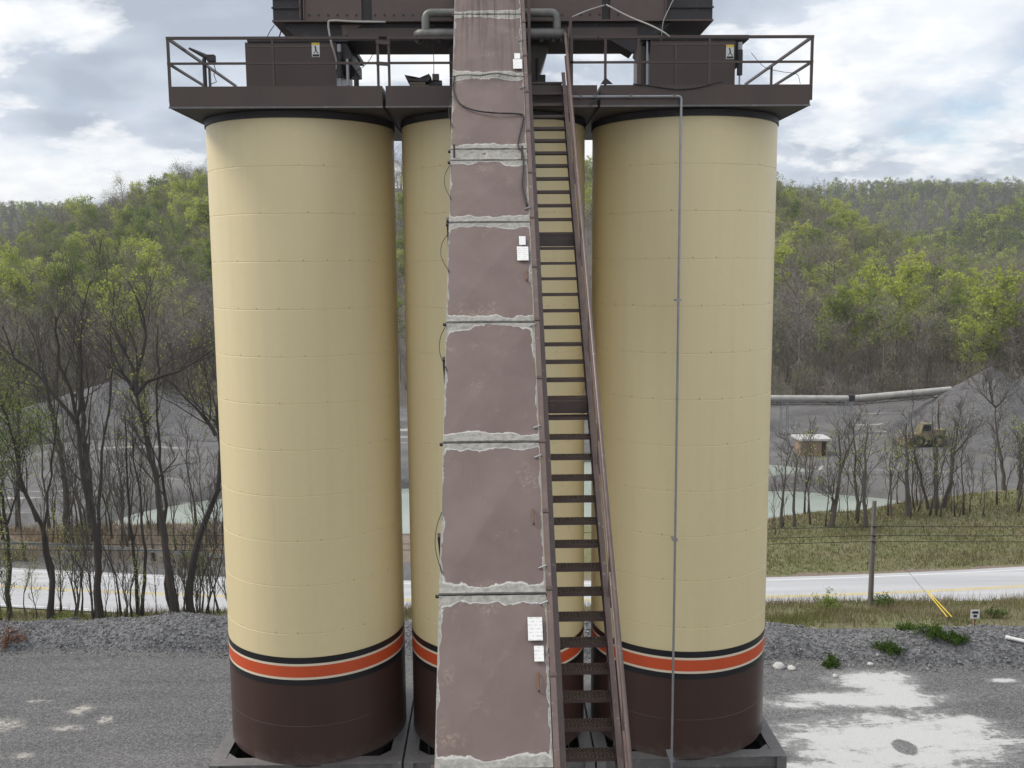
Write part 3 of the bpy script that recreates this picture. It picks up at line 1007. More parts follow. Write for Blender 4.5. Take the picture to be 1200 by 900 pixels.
batcher('brown batcher box with upright warning sign on the left silo deck', -5.27, -3.32, 21.78, -3.1, -3.75, 21.62, -3.24)
batcher('brown batcher box with square warning sign on the right silo deck', 3.50, 5.36, 21.80, 5.42, 5.24, 21.55, 5.45)
mbx = thing('batcher_box', 'dark batcher box on the middle silo deck, mostly behind the conveyor head', 'hopper', (0.2, 21.9, 20.69), 'brown batcher boxes on the silo decks')
MB().prism([(-0.88, 21.9, 20.69), (-0.88, 21.9, 21.68), (-0.72, 21.9, 21.84), (1.18, 21.9, 21.84), (1.3, 21.9, 21.7), (1.02, 21.9, 20.9), (1.02, 21.9, 20.69)], (0, 2.2, 0)).build('box_body', 'brown', mbx)
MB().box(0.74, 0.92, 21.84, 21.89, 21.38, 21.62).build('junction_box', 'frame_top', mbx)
MB().tube([(1.05, 21.8, 20.8), (1.05, 21.8, 21.45)], 0.04, 10).build('air_cylinder', 'soot_shade', mbx)
MB().box(0.98, 1.22, 21.78, 21.95, 20.85, 21.1).build('gate_bracket', 'soot_shade', mbx)

# grey leg of the right batcher, light jacket
lg = thing('support_leg', 'pale grey upright support beside the right batcher box', 'support', (3.36, 21.75, 20.7))
MB().box(3.26, 3.31, 21.75, 22.0, 20.69, 21.74).build('leg_flange', 'steel_brown', lg)
MB().box(3.42, 3.46, 21.75, 22.0, 20.69, 21.80).build('leg_flange', 'galv', lg)
MB().box(3.312, 3.418, 21.86, 21.9, 20.69, 21.72).build('leg_web', 'brown', lg)
MB().prism([(3.20, 21.74, 21.78), (3.34, 21.74, 21.78), (3.2, 21.74, 21.35), (3.12, 21.74, 21.45)], (0, 0.03, 0)).build('brace_plate', 'steel_brown', lg)

# ------------------------------------------------------------------ transfer conveyor across the top
tcv = thing('transfer_conveyor', 'sooty brown conveyor housing running across the tops of all three silos', 'conveyor', (0.1, 22.2, 21.9))
ty0, ty1 = 21.5, 23.3
for (a, b, m_) in ((-4.60, -3.98, 'soot_shade'), (-3.96, -2.72, 'mauve'), (-2.50, -0.2, 'mauve'), (-0.19, 2.42, 'mauve'), (2.60, 3.78, 'mauve'), (3.80, 4.80, 'soot_shade')):
    MB().box(a, b, ty0, ty1, 22.19, 23.7).build('side_panel', m_, tcv)
for a, b in ((-2.72, -2.50), (2.42, 2.60)):
    MB().box(a + 0.002, b - 0.002, ty0 + 0.06, ty1 - 0.06, 22.19, 23.7).build('panel_joint', 'soot_shade', tcv)
for (a, b, z, h, m_) in ((-4.62, -3.99, 22.42, 0.03, 'soot_shade'), (3.81, 4.82, 22.42, 0.03, 'soot_shade'), (-4.60, -4.0, 22.62, 0.05, 'soot_shade')):
    MB().box(a, b, ty0 - 0.05, ty0 - 0.002, z, z + h).build('flange_rib', m_, tcv)
for xx in (-4.02, -3.94, 3.79):
    MB().box(xx - 0.015, xx + 0.015, ty0 - 0.045, ty0 - 0.003, 22.2, 23.6).build('flange_rib', 'steel_brown', tcv)
MB().box(-4.62, 4.82, ty0 - 0.03, ty1, 22.155, 22.187).build('bottom_flange', 'steel_brown', tcv)
for k in range(34):
    xx = -3.83 + k * 0.2
    if abs(xx) < 0.75 or -2.75 < xx < -2.48 or 2.4 < xx < 2.62 or xx > 3.7:
        continue
    MB().tube([(xx, ty0 - 0.012, 22.29), (xx, ty0 + 0.01, 22.29)], 0.026, 6).build('bolt', 'black', tcv)
# lower trough with sloping ends
MB().prism([(-4.44, 21.66, 22.15), (-4.18, 21.66, 21.94), (-4.16, 21.66, 21.80), (3.62, 21.66, 21.80), (3.66, 21.66, 21.92), (3.95, 21.66, 22.15)], (0, 1.4, 0)).build('lower_trough', 'soot_shade', tcv)  # black shade beneath the housing put into the trough's colour
MB().box(-3.05, 3.2, 21.60, 21.655, 21.87, 22.05).build('trough_beam', 'brown', tcv)
MB().prism([(-3.18, 21.61, 22.12), (-2.72, 21.61, 22.12), (-3.14, 21.61, 21.87)], (0, 0.03, 0)).build('gusset_plate', 'steel_brown', tcv)
MB().prism([(2.6, 21.61, 21.80), (3.3, 21.61, 21.80), (3.1, 21.61, 21.52)], (0, 0.6, 0)).build('gusset_plate', 'soot_shade', tcv)

# insulated oil pipes either side of the conveyor head
def arc(c, r, a0, a1, ax, ay, n=6):
    c, ax, ay = np.array(c, float), np.array(ax, float), np.array(ay, float)
    return [tuple(c + r * (math.cos(t) * ax + math.sin(t) * ay)) for t in np.linspace(a0, a1, n)]


HP = math.pi / 2
for (lab, sgn, xa, xv, xe) in (('dull grey insulated pipe run left of the conveyor head with an elbow on top', 1, -1.50, -1.33, -0.35),
                               ('dull grey insulated pipe run between the conveyor head and the staircase', -1, 1.55, 1.42, 0.55)):
    p = thing('insulated_pipe', lab, 'pipe', (xa, 21.0, 21.8), 'insulated pipes at the conveyor head')
    yy = 21.05
    low = [(xa + sgn * 0.0, yy + 0.5, 21.80), (xa, yy + 0.14, 21.80)] + arc((xa + sgn * 0.14, yy + 0.14, 21.80), 0.14, math.pi, math.pi * 1.5, (sgn, 0, 0), (0, 1, 0), 6)[1:] + [(xe, yy, 21.80)]
    auto_smooth(MB().tube(low, 0.105, 16).build('pipe_jacket', 'insul', p))
    upp = [(xv, yy + 0.003, 21.86), (xv, yy + 0.003, 22.10)] + arc((xv + sgn * 0.12, yy + 0.003, 22.10), 0.12, math.pi, math.pi * 0.5, (sgn, 0, 0), (0, 0, 1), 6)[1:] + [(xe, yy + 0.003, 22.22)]
    auto_smooth(MB().tube(upp, 0.088, 16).build('pipe_jacket', 'insul', p))
    for dx in (0.02, 0.2, 0.46):
        xx = xa + sgn * dx
        MB().tube([(xx, yy + 0.03, 21.62), (xx, yy + 0.03, 21.76)], [0.04, 0.085], 12).build('drain_cap', 'soot_shade', p)

# ------------------------------------------------------------------ sloping drag conveyor
CA = np.array([-0.03, 10.61, 11.18])
ES = np.array([0, 0.68120, 0.73211])
NRM = np.array([0, -0.73211, 0.68120])
HW = 0.69


def cp(u, s, h=0.0):
    return CA + np.array([u, 0, 0]) + s * ES + h * NRM


drag = thing('drag_conveyor', 'long brown enclosed conveyor sloping up to the silo tops, its plates edged with caked dust', 'conveyor', tuple(cp(0, -13.2, -0.8)))
JO = [-13.0, -10.9, -8.8, -6.6, -4.4, -2.2, -0.026, 2.151, 4.473, 6.697, 8.894, 10.454, 10.752, 12.858, 14.92, 17.0]
for a, b in zip(JO, JO[1:]):
    L = b - a
    small = L < 0.5
    nu, nv = (16, 6) if small else (20, 32)
    uu = np.linspace(-HW, HW, nu + 1)
    vv = np.concatenate([[a + 0.008], np.linspace(a + 0.02, b - 0.02, nv - 1), [b - 0.008]])
    U, S = np.meshgrid(uu, vv)
    ku, ks = np.abs(U) / HW, np.abs(S - (a + b) / 2) / (L / 2)
    hgt = 0.014 + (0.045 if not small else 0.0) * (1 - np.maximum(ku, ks))
    dlow, dhigh = S - a, b - S
    rough = rng.normal(0, 0.003, U.shape)
    hgt = hgt + 0.020 * np.exp(-(dlow / 0.10) ** 2) * (1 - 0.5 * ku) + 0.010 * np.exp(-(dhigh / 0.08) ** 2) + rough * np.exp(-(np.minimum(dlow, dhigh) / 0.14) ** 2)
    if b > 12 and a < 13:
        hgt = hgt + 0.05 * np.exp(-((S - 12.858) / 0.14) ** 2) * (1 - ku ** 2) * (1 + 0.5 * np.sin(U * 9))
    hgt[0] = -0.02
    hgt[-1] = -0.02
    V = CA + U[..., None] * np.array([1, 0, 0]) + S[..., None] * ES + hgt[..., None] * NRM
    i = np.arange(nv)[:, None] * (nu + 1)
    j = np.arange(nu)[None]
    Q = np.stack([i + j, i + j + 1, i + nu + j + 2, i + nu + 1 + j], -1).reshape(-1, 4)
    o = MB().add(V.reshape(-1, 3), Q).build('cover_plate', 'cover', drag)
    for nm, val in (('edge_side', HW - np.abs(U) + 0.0), ('edge_low', dlow + (0 if not small else -0.05)), ('edge_high', dhigh + (0 if not small else -0.05)), ('along', S)):
        at = o.data.attributes.new(nm, 'FLOAT', 'POINT')
        at.data.foreach_set('value', np.maximum(val, 0).astype(np.float32).ravel())
    m = MB()
    m.beam(cp(-HW - 0.05, a, -0.03), cp(HW + 0.01, a, -0.03), 0.03, 0.045, NRM)
    m.build('joint_flange', 'soot_shade', drag)
for sx in (-1, 1):
    m = MB()
    m.add([cp(sx * HW, -13.0, -0.8), cp(sx * HW, 17.0, -0.8), cp(sx * HW, 17.0, 0.0), cp(sx * HW, -13.0, 0.0),
           cp(sx * (HW - 0.03), -13.0, -0.8), cp(sx * (HW - 0.03), 17.0, -0.8), cp(sx * (HW - 0.03), 17.0, 0.0), cp(sx * (HW - 0.03), -13.0, 0.0)], MB.BOXQ)
    m.build('side_plate', 'mauve', drag)
MB().add([cp(-HW, -13, -0.8), cp(HW, -13, -0.8), cp(HW, 17, -0.8), cp(-HW, 17, -0.8), cp(-HW, -13, -0.83), cp(HW, -13, -0.83), cp(HW, 17, -0.83), cp(-HW, 17, -0.83)], MB.BOXQ).build('bottom_plate', 'soot_shade', drag)
for a in np.arange(-12, 17, 3.0):
    MB().beam(cp(-HW - 0.02, a, -0.4), cp(-HW - 0.02, a + 0.06, -0.4), 0.05, 0.75, NRM).build('side_stiffener', 'mauve', drag)
# trestle legs below
for s_ in (-8, -1.0):
    p = cp(0, s_, -0.83)
    m = MB()
    for sx in (-0.55, 0.55):
        m.box(p[0] + sx - 0.08, p[0] + sx + 0.08, p[1] - 0.08, p[1] + 0.08, 0.0, p[2] + 0.05)
    m.build('support_trestle', 'brown', drag)
# papers taped on and the small handles
for (u0, s0, u1, s1) in ((0.519, 13.547, 0.633, 13.37), (0.49, 13.354, 0.668, 13.055), (0.493, 8.518, 0.602, 8.32), (0.452, 8.282, 0.641, 7.971),
                         (0.442, 1.814, 0.626, 1.507), (0.511, 1.437, 0.631, 1.239)):
    h = 0.058
    V = [cp(u0, s1, h), cp(u1, s1, h), cp(u1, s0, h), cp(u0, s0, h), cp(u0, s1, h + 0.004), cp(u1, s1, h + 0.006), cp(u1, s0, h + 0.004), cp(u0, s0, h + 0.007)]
    MB().add(V, MB.BOXQ).build('taped_notice', 'paper', drag)
for (u0, s0, s1) in ((0.555, 1.10, 0.88), (0.565, 3.36, 3.15), (0.60, 7.75, 7.55)):
    MB().tube([cp(u0, s0, 0.02), cp(u0, s0, 0.07), cp(u0 + 0.003, s1, 0.07), cp(u0, s1, 0.02)], 0.012, 6).build('cover_handle', 'rust', drag)
for (u0, s0) in ((-0.62, 10.60), (0.60, 10.55)):
    MB().box(*[v for pr in zip(cp(u0, s0, 0) - (0.02, 0.06, 0.13), cp(u0, s0, 0.1) + (0.02, 0.0, 0.13)) for v in pr]).build('joint_clamp', 'stair', drag)
# small pale clips along the right edge
for s_ in (-0.6, 2.0, 2.5, 4.2, 4.7, 6.6, 9.2, 12.5, 14.0):
    MB().tube([cp(0.61, s_, 0.03), cp(0.71, s_ + 0.03, 0.05)], 0.012, 6).build('edge_clip', 'galv', drag)
# edge conduit along the right side
cdt = thing('edge_conduit', 'dark conduit channel fixed along the right edge of the sloping conveyor', 'conduit', tuple(cp(0.74, -12.9, 0)))
MB().beam(cp(0.735, -12.9, 0.0), cp(0.735, 16.0, 0.0), 0.07, 0.07, NRM).build('channel', 'rail', cdt)
for s_ in np.arange(-12.5, 15.5, 1.13):
    MB().beam(cp(0.735, s_, 0.038), cp(0.735, s_ + 0.05, 0.038), 0.09, 0.02, NRM).build('channel_clip', 'steel_brown', cdt)


# cables as things
def cable(name, label, pts, r, m, group=None, k=6, cat='cable', sub=4):
    P = np.array(pts, float)
    # Catmull-Rom through the points
    out = []
    Pe = np.vstack([2 * P[0] - P[1], P, 2 * P[-1] - P[-2]])
    for i in range(1, len(Pe) - 2):
        for t in np.linspace(0, 1, sub, endpoint=False):
            a, b, c, d = Pe[i - 1], Pe[i], Pe[i + 1], Pe[i + 2]
            out.append(0.5 * (2 * b + (c - a) * t + (2 * a - 5 * b + 4 * c - d) * t * t + (3 * b - a - 3 * c + d) * t ** 3))
    out.append(P[-1])
    o = MB().tube(out, r, k).build(name, m, smooth=True)
    return tag(o, label, cat, group)


cable('loose_cable', 'black cable sagging across the face of the sloping conveyor near the top',
      [cp(u, s, 0.035 + 0.08 * (1 - abs(u) / 0.69)) for u, s in ((-0.65, 12.86), (-0.67, 12.44), (-0.55, 12.03), (-0.28, 11.78), (0.12, 11.67), (0.6, 11.7), (0.64, 11.53), (0.53, 10.84), (0.61, 10.62), (0.61, 10.2), (0.58, 9.72), (0.66, 9.23))], 0.016, 'rubber')
for s_, d, lab in ((9.9, 0.10, 'thin black cable loop bulging from the conveyor edge, third plate from the top'),
                   (8.2, 0.13, 'thin black cable loop bulging from the left conveyor edge beside two taped notices'),
                   (6.2, 0.10, 'thin black cable loop at the left conveyor edge in the middle of the picture'),
                   (2.9, 0.07, 'lowest thin black cable loop at the left conveyor edge'),
                   (11.8, 0.05, 'short thin black cable loop at the left conveyor edge just under the platforms')):
    cable('cable_loop', lab, [cp(-0.68, s_ + 0.45, 0.03), cp(-0.7 - d * 0.7, s_ + 0.2, 0.03), cp(-0.7 - d * 0.75, s_ - 0.1, 0.02), cp(-0.66, s_ - 0.45, 0.03)], 0.006, 'rubber', 'cable loops on the conveyor edge')
cable('pale_hose', 'pale hose bent down from the top conveyor to the left batcher box', [(-2.2, 21.42, 22.13), (-2.85, 21.42, 22.14), (-3.32, 21.42, 22.16), (-3.42, 21.42, 22.10), (-3.38, 21.44, 21.75), (-3.33, 21.5, 21.55), (-3.30, 21.62, 21.35), (-3.31, 21.66, 21.2)], 0.022, 'palecable', cat='hose')
cable('pale_rope', 'pale rope hanging from the right joint of the top conveyor down to the railing', [(2.50, 21.4, 22.47), (2.95, 21.2, 22.18), (3.35, 20.95, 21.95), (3.62, 20.83, 21.78), (3.76, 20.82, 21.68)], 0.018, 'palecable', cat='rope')
cable('pale_rope', 'pale rope running left from the joint of the top conveyor to the stair top', [(2.46, 21.4, 22.46), (2.1, 21.3, 22.33), (1.75, 21.2, 22.17)], 0.014, 'palecable', cat='rope')
cable('pale_rope', 'thin pale line dropping from the top conveyor near its right end', [(4.0, 21.4, 22.7), (3.8, 21.4, 22.3), (3.72, 21.4, 22.1), (3.70, 21.5, 21.75)], 0.010, 'palecable', cat='rope')
cable('hanging_wire', 'thin wire slanting to the left deck rail beside the batcher chute', [(-2.36, 21.0, 21.68), (-2.5, 21.3, 21.4), (-2.72, 21.5, 21.22), (-2.95, 21.6, 21.12)], 0.007, 'rubber', cat='wire')
cable('hanging_wire', 'thin wire hanging straight down from the grey pipe to the scrap heap', [(-1.19, 21.0, 21.66), (-1.17, 21.0, 21.3), (-1.18, 21.1, 20.98)], 0.008, 'rubber', cat='wire')
cable('hanging_wire', 'thin wire slanting from the end of the top conveyor to the left batcher lid', [(-4.6, 21.6, 22.12), (-4.72, 21.65, 21.98), (-4.82, 21.8, 21.89)], 0.009, 'rubber', cat='wire')
cable('hanging_wire', 'short thick wire under the left end of the top conveyor', [(-4.46, 21.7, 22.06), (-4.5, 21.7, 21.97), (-4.53, 21.7, 21.88)], 0.014, 'rubber', cat='wire')
cable('loose_cable', 'black cable looped along the skirt of the right silo deck', [(3.0, 20.80, 20.72), (3.4, 20.80, 20.68), (3.9, 20.81, 20.61), (4.35, 20.81, 20.64), (4.75, 20.81, 20.74), (4.9, 20.82, 20.75)], 0.014, 'rubber')
cable('hanging_wire', 'thin curled wire at the far right of the right deck railing', [(5.6, 21.3, 21.45), (5.9, 21.3, 21.15), (6.3, 21.3, 21.05), (6.6, 21.3, 21.0), (6.68, 21.3, 20.8)], 0.006, 'rubber', cat='wire')

# grey conduit on the right silo
gc = thing('grey_conduit', 'thin grey conduit running along the right deck skirt and down the right silo', 'conduit', (4.0, 20.74, 5.5))
cpts = [(1.6, 20.76, 20.46), (3.95, 20.76, 20.46)] + arc((3.95, 20.76, 20.40), 0.06, HP, 0, (1, 0, 0), (0, 0, 1), 4)[1:] + [(4.01, 20.76, 19.0), (4.01, 20.76, 12.0), (4.0, 20.76, 5.2)]
auto_smooth(MB().tube(cpts, 0.027, 8).build('conduit_pipe', 'galv', gc))
for z in (16.2, 10.9, 5.72):
    MB().box(3.955, 4.065, 20.728, 21.0 if z > 6 else 21.24, z - 0.02, z + 0.02).build('conduit_clamp', 'galv', gc)
for xx in (1.9, 2.2, 2.95, 3.86):
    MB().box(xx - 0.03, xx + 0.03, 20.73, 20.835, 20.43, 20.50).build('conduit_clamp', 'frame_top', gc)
# twisted bracket over the gap between the middle and right decks
tb = thing('gap_bracket', 'dark bent bracket bridging the gap between middle and right decks', 'bracket', (2.3, 20.8, 20.5))
MB().prism([(2.32, 20.8, 20.72), (2.42, 20.8, 20.86), (2.58, 20.8, 20.72)], (0, 0.02, 0)).build('bracket_plate', 'soot_shade', tb)
MB().beam((2.1, 20.79, 20.30), (2.40, 20.79, 20.52), 0.03, 0.05).build('bracket_arm', 'soot_shade', tb)

# lifting arm on the left deck
arm = thing('davit_arm', 'small dark lifting arm tilted behind the left deck railing', 'lifting arm', (-6.25, 22.2, 20.7))
MB().tube([(-6.62, 22.2, 21.77), (-6.2, 22.2, 21.56)], [0.025, 0.06], 8).build('arm_bar', 'soot_shade', arm)
MB().tube([(-6.3, 22.2, 20.6), (-6.3, 22.2, 21.55)], 0.045, 8).build('arm_post', 'soot_shade', arm)
MB().box(-6.22, -6.06, 22.12, 22.28, 21.48, 21.62).build('arm_winch', 'soot_shade', arm)
MB().tube([(-6.1, 22.2, 21.48), (-6.06, 22.2, 21.3), (-6.1, 22.2, 21.2), (-6.05, 22.2, 21.05), (-6.22, 22.2, 20.98)], 0.010, 6).build('arm_chain', 'steel_brown', arm)
# valve post right of the left batcher
vp = thing('valve_post', 'short dark valve post on the left deck right of the batcher box', 'valve', (-2.88, 21.6, 20.7))
MB().tube([(-2.88, 21.6, 20.6), (-2.88, 21.6, 21.02)], 0.055, 10).build('post_body', 'soot_shade', vp)
MB().tube([(-2.88, 21.6, 21.02), (-2.88, 21.6, 21.12)], 0.02, 8).build('post_stem', 'soot_shade', vp)
MB().box(-2.97, -2.79, 21.55, 21.65, 20.98, 21.03).build('post_flange', 'soot_shade', vp)
fp = thing('filter_pipe', 'upright pale metal tube beside the left batcher box', 'pipe', (-3.06, 21.6, 20.8))
MB().tube([(-3.06, 21.58, 20.85), (-3.06, 21.58, 21.40)], 0.035, 10).build('tube_body', 'galv', fp)
MB().box(-3.12, -3.0, 21.56, 21.66, 21.40, 21.47).build('tube_head', 'soot_shade', fp)
MB().box(-3.3, -3.02, 21.56, 21.75, 20.7, 20.82).build('tube_base', 'soot_shade', fp)

# heap of scrap on the middle deck
sc1 = thing('scrap_board', 'bent dark roof sheet lying on the middle deck under the grey pipe', 'scrap', (-1.5, 21.2, 20.85))
MB().prism([(-1.80, 21.1, 20.98), (-1.62, 21.1, 20.90), (-1.38, 21.1, 20.92), (-1.28, 21.1, 21.0), (-1.24, 21.1, 20.94), (-1.30, 21.1, 20.84), (-1.74, 21.1, 20.86)], (0, 0.5, 0)).build('sheet_metal', 'soot_shade', sc1)
sc2 = thing('timber_stack', 'pale weathered timber offcuts stacked on the middle deck under a bent dark sheet', 'timber', (-1.5, 21.2, 20.7))
MB().box(-1.70, -1.36, 21.12, 21.5, 20.785, 20.838).build('timber_piece', 'wood', sc2)
MB().box(-1.67, -1.30, 21.12, 21.5, 20.70, 20.78).build('timber_piece', 'wood', sc2)
sc3 = thing('small_motor', 'small dark motor with a square box on top, on the middle deck', 'motor', (-1.12, 21.2, 20.7))
MB().tube([(-1.30, 21.3, 20.80), (-1.02, 21.3, 20.80)], 0.10, 14).build('motor_body', 'soot_shade', sc3)
MB().box(-1.22, -1.08, 21.22, 21.36, 20.89, 21.02).build('terminal_box', 'steel_brown', sc3)

# ------------------------------------------------------------------ staircase
stair = thing('steel_staircase', 'brown steel staircase with open grating treads climbing beside the conveyor', 'staircase', (1.18, 0.9, 0.0))
SS = 1.06
XL, XR = 0.865, 1.505


def st(z):
    return 11.44 + (z - 10.93) / SS


# one tread: lip bars, end plates and a diamond lattice
RISE = 0.2675
DEP = 0.235
tm = MB()
w2 = (XR - XL) / 2 - 0.004
tm.box(-w2, w2, -0.012, 0.0, -0.045, 0.006)
tm.box(-w2, w2, DEP, DEP + 0.012, -0.045, 0.004)
nb = 13
pitch = 2 * w2 / nb
rows = 3
for r_ in range(rows):
    ya, yb = DEP * r_ / rows, DEP * (r_ + 1) / rows
    for k in range(nb):
        xa = -w2 + k * pitch
        tm.beam((xa, ya, -0.004), (xa + pitch / 2, yb, -0.004), 0.013, 0.02)
        tm.beam((xa + pitch / 2, yb, -0.005), (xa + pitch, ya, -0.005), 0.013, 0.02)
tm.box(-w2 - 0.002, -w2 + 0.006, 0.0, DEP, -0.05, 0.012)
tm.box(w2 - 0.006, w2 + 0.002, 0.0, DEP, -0.05, 0.012)
tread_me = np_mesh('tread', np.vstack(tm.v), np.vstack(tm.q), [])
tread_me.materials.append(M['stair'])
k0 = -36
SL = ROOT_LOC[stair.name]
for k in range(k0, 37):
    z = 10.871 + RISE * k
    o = bpy.data.objects.new('tread', tread_me)
    COL.objects.link(o)
    o.parent = stair
    o.location = np.array([(XL + XR) / 2, st(z), z]) - SL
# closed riser plates at the section joints
for k in (14, 24):
    z = 10.871 + RISE * k
    MB().box(XL + 0.005, XR - 0.005, st(z) + 0.255, st(z) + 0.262, z + 0.02, z + RISE - 0.05).build('riser_plate', 'stair', stair)
MB().box(XL + 0.005, XR - 0.005, st(20.5) + 0.27, st(20.5) + 0.28, 20.52, 20.76).build('riser_plate', 'stair', stair)
MB().box(XL, XR, 20.68, 21.9, 20.715, 20.745).build('landing_plate', 'stair', stair)
SV = np.array([0, 1, SS]) / math.hypot(1, SS)
SN = np.array([0, -SS, 1]) / math.hypot(1, SS)


def sp(x, z, h):
    """point on the stair line at height z, raised h straight up"""
    return np.array([x, st(z) + 0.1, z + h])


for x, nm in ((XL - 0.04, 1), (XR + 0.03, -1)):
    m = MB()
    m.beam(sp(x, 0.9, 0.02), sp(x, 20.75, 0.02), 0.02, 0.27, SN)
    m.beam(sp(x + nm * 0.0, 0.9, 0.205), sp(x, 20.75, 0.205), 0.075, 0.018, SN)
    m.beam(sp(x + nm * 0.0, 0.9, -0.165), sp(x, 20.75, -0.165), 0.075, 0.018, SN)
    m.build('stringer', 'rail', stair)
xr = XR + 0.075
hr = MB().tube([sp(xr, 0.9, 1.02), sp(xr, 20.72, 1.02), (xr, 21.2, 21.78)], 0.03, 10).build('handrail', 'rail', stair, True)
MB().tube([sp(xr, 0.9, 0.56), sp(xr, 20.72, 0.56)], 0.022, 8).build('mid_rail', 'rail', stair, True)
for z in np.arange(1.4, 21.0, 1.55):
    MB().box(xr - 0.022, xr + 0.022, st(z) + 0.08, st(z) + 0.12, z + 0.05, z + 1.0).build('rail_post', 'rail', stair)
MB().box(XL - 0.07, XL - 0.01, 20.75, 20.81, 20.4, 23.2).build('rail_post', 'stair', stair)
MB().box(xr + 0.09, xr + 0.15, 20.95, 21.01, 20.4, 22.25).build('rail_post', 'stair', stair)
MB().beam((xr + 0.09, 20.94, 21.9), (xr + 0.03, 20.7, 21.1), 0.03, 0.04).build('rail_brace', 'stair', stair)
for z in (2.2, 8.2):
    MB().box(XL - 0.05, XR + 0.06, st(z) + 0.25, st(z) + 0.4, 0.0, z - 0.1).build('support_post', 'brown', stair)


# ------------------------------------------------------------------ trees
def grow(stems, r0, seed, lvls=(8, 6, 5, 3), start=0.35, spread=0.8, upness=0.35, lens=None, tip=0.012, tw=0.006, kmin=3):
    """stems: polylines (first is the main trunk). Returns (wood MB, twig MB, tips array) - branches fork level by level"""
    g = np.random.default_rng(seed)
    wood, twig = MB(), MB()
    tips = []
    todo = []
    for si, P in enumerate(stems):
        P = np.array(P, float)
        # resample
        d = np.concatenate([[0], np.cumsum(np.linalg.norm(np.diff(P, axis=0), axis=1))])
        n = max(5, int(d[-1] / 0.7))
        ts = np.linspace(0, d[-1], n)
        Q = np.stack([np.interp(ts, d, P[:, k]) for k in range(3)], -1)
        Q[1:-1] += g.normal(0, 0.035, (n - 2, 3))
        Q[1:, 1] += np.cumsum(g.normal(0, 0.09, n - 1))
        ra = r0 * (1.0 if si == 0 else 0.5)
        R = ra * (1 - 0.78 * np.linspace(0, 1, n) ** 0.9)
        if si == 0:
            R[0] *= 1.35
        wood.tube(Q, R, 8 if ra > 0.08 else 6)
        todo.append((Q, R, 0, d[-1], start if si == 0 else 0.15))
    while todo:
        Q, R, lv, L, stt = todo.pop()
        if lv >= len(lvls):
            tips.append(Q[-1])
            continue
        nch = lvls[lv]
        nch = max(1, int(round(nch * g.uniform(0.75, 1.25))))
        for c in range(nch):
            f = stt + (1 - stt) * (c + g.uniform(0.1, 0.95)) / nch
            f = min(f, 0.985)
            x = f * (len(Q) - 1)
            i = int(x)
            p = Q[i] + (Q[min(i + 1, len(Q) - 1)] - Q[i]) * (x - i)
            dr = Q[min(i + 1, len(Q) - 1)] - Q[max(i - 1, 0)]
            dr /= np.linalg.norm(dr) + 1e-9
            rad = R[i] * g.uniform(0.30, 0.50)
            side = g.normal(0, 1, 3)
            side -= dr * (side @ dr)
            side /= np.linalg.norm(side) + 1e-9
            dd = dr + side * g.uniform(0.5, 1.15) * spread + np.array([0, 0, upness])
            dd /= np.linalg.norm(dd)
            ln = (lens[lv] if lens else L * (0.42 if lv == 0 else 0.5)) * (1.12 - 0.6 * f) * g.uniform(0.65, 1.25)
            nn = 6 if lv == 0 else (5 if lv == 1 else 4 if lv == 2 else 3)
            pts = [p]
            for k in range(nn - 1):
                dd = dd + g.normal(0, 0.13, 3) + np.array([0, 0, upness * 0.16])
                dd /= np.linalg.norm(dd)
                pts.append(pts[-1] + dd * ln / (nn - 1))
            pts = np.array(pts)
            rr_ = np.linspace(max(rad, tw * 1.6), max(tw, rad * 0.3), nn)
            if lv <= 1:
                wood.tube(pts, rr_, 5 if lv == 0 else 4, False)
            else:
                twig.tube(pts, rr_, kmin, False)
            todo.append((pts, rr_, lv + 1, ln, 0.25))
    return wood, twig, np.array(tips)


def leaf_tris(tips, n_per, size, spreadv, seed):
    g = np.random.default_rng(seed)
    c = np.repeat(tips, n_per, 0) + g.normal(0, spreadv, (len(tips) * n_per, 3))
    n = len(c)
    a = g.normal(0, 1, (n, 3))
    a /= np.linalg.norm(a, axis=1)[:, None]
    b = np.cross(a, g.normal(0, 1, (n, 3)))
    b /= np.linalg.norm(b, axis=1)[:, None] + 1e-9
    s = size * g.uniform(0.6, 1.4, (n, 1))
    V = np.stack([c - a * s * 0.5, c + b * s * 0.45, c + a * s * 0.5, c - b * s * 0.45], 1).reshape(-1, 3)
    return MB().add(V, np.arange(4 * n).reshape(-1, 4))


def make_tree(name, label, cat, group, stems, r0, seed, leaf=None, bark='bark', **kw):
    base = np.array(stems[0][0], float)
    base[2] = float(height(base[0], base[1])) - 0.15
    stems = [list(s) for s in stems]
    stems[0] = [tuple(base)] + [p for p in stems[0] if p[2] > base[2] + 0.5]
    t = thing(name, label, cat, tuple(base), group)
    wood, twig, tips = grow(stems, r0, seed, **kw)
    auto_smooth(wood.build('trunk', bark, t))
    if twig.n:
        twig.build('branches', 'twig' if bark == 'bark' else bark, t, kind='stuff')
    if leaf:
        m, frac, n_per, size, sprd = leaf
        g = np.random.default_rng(seed + 99)
        sel = tips[g.random(len(tips)) < frac]
        if len(sel):
            leaf_tris(sel, n_per, size, sprd, seed + 5).build('crown', m, t, kind='stuff')
    return t


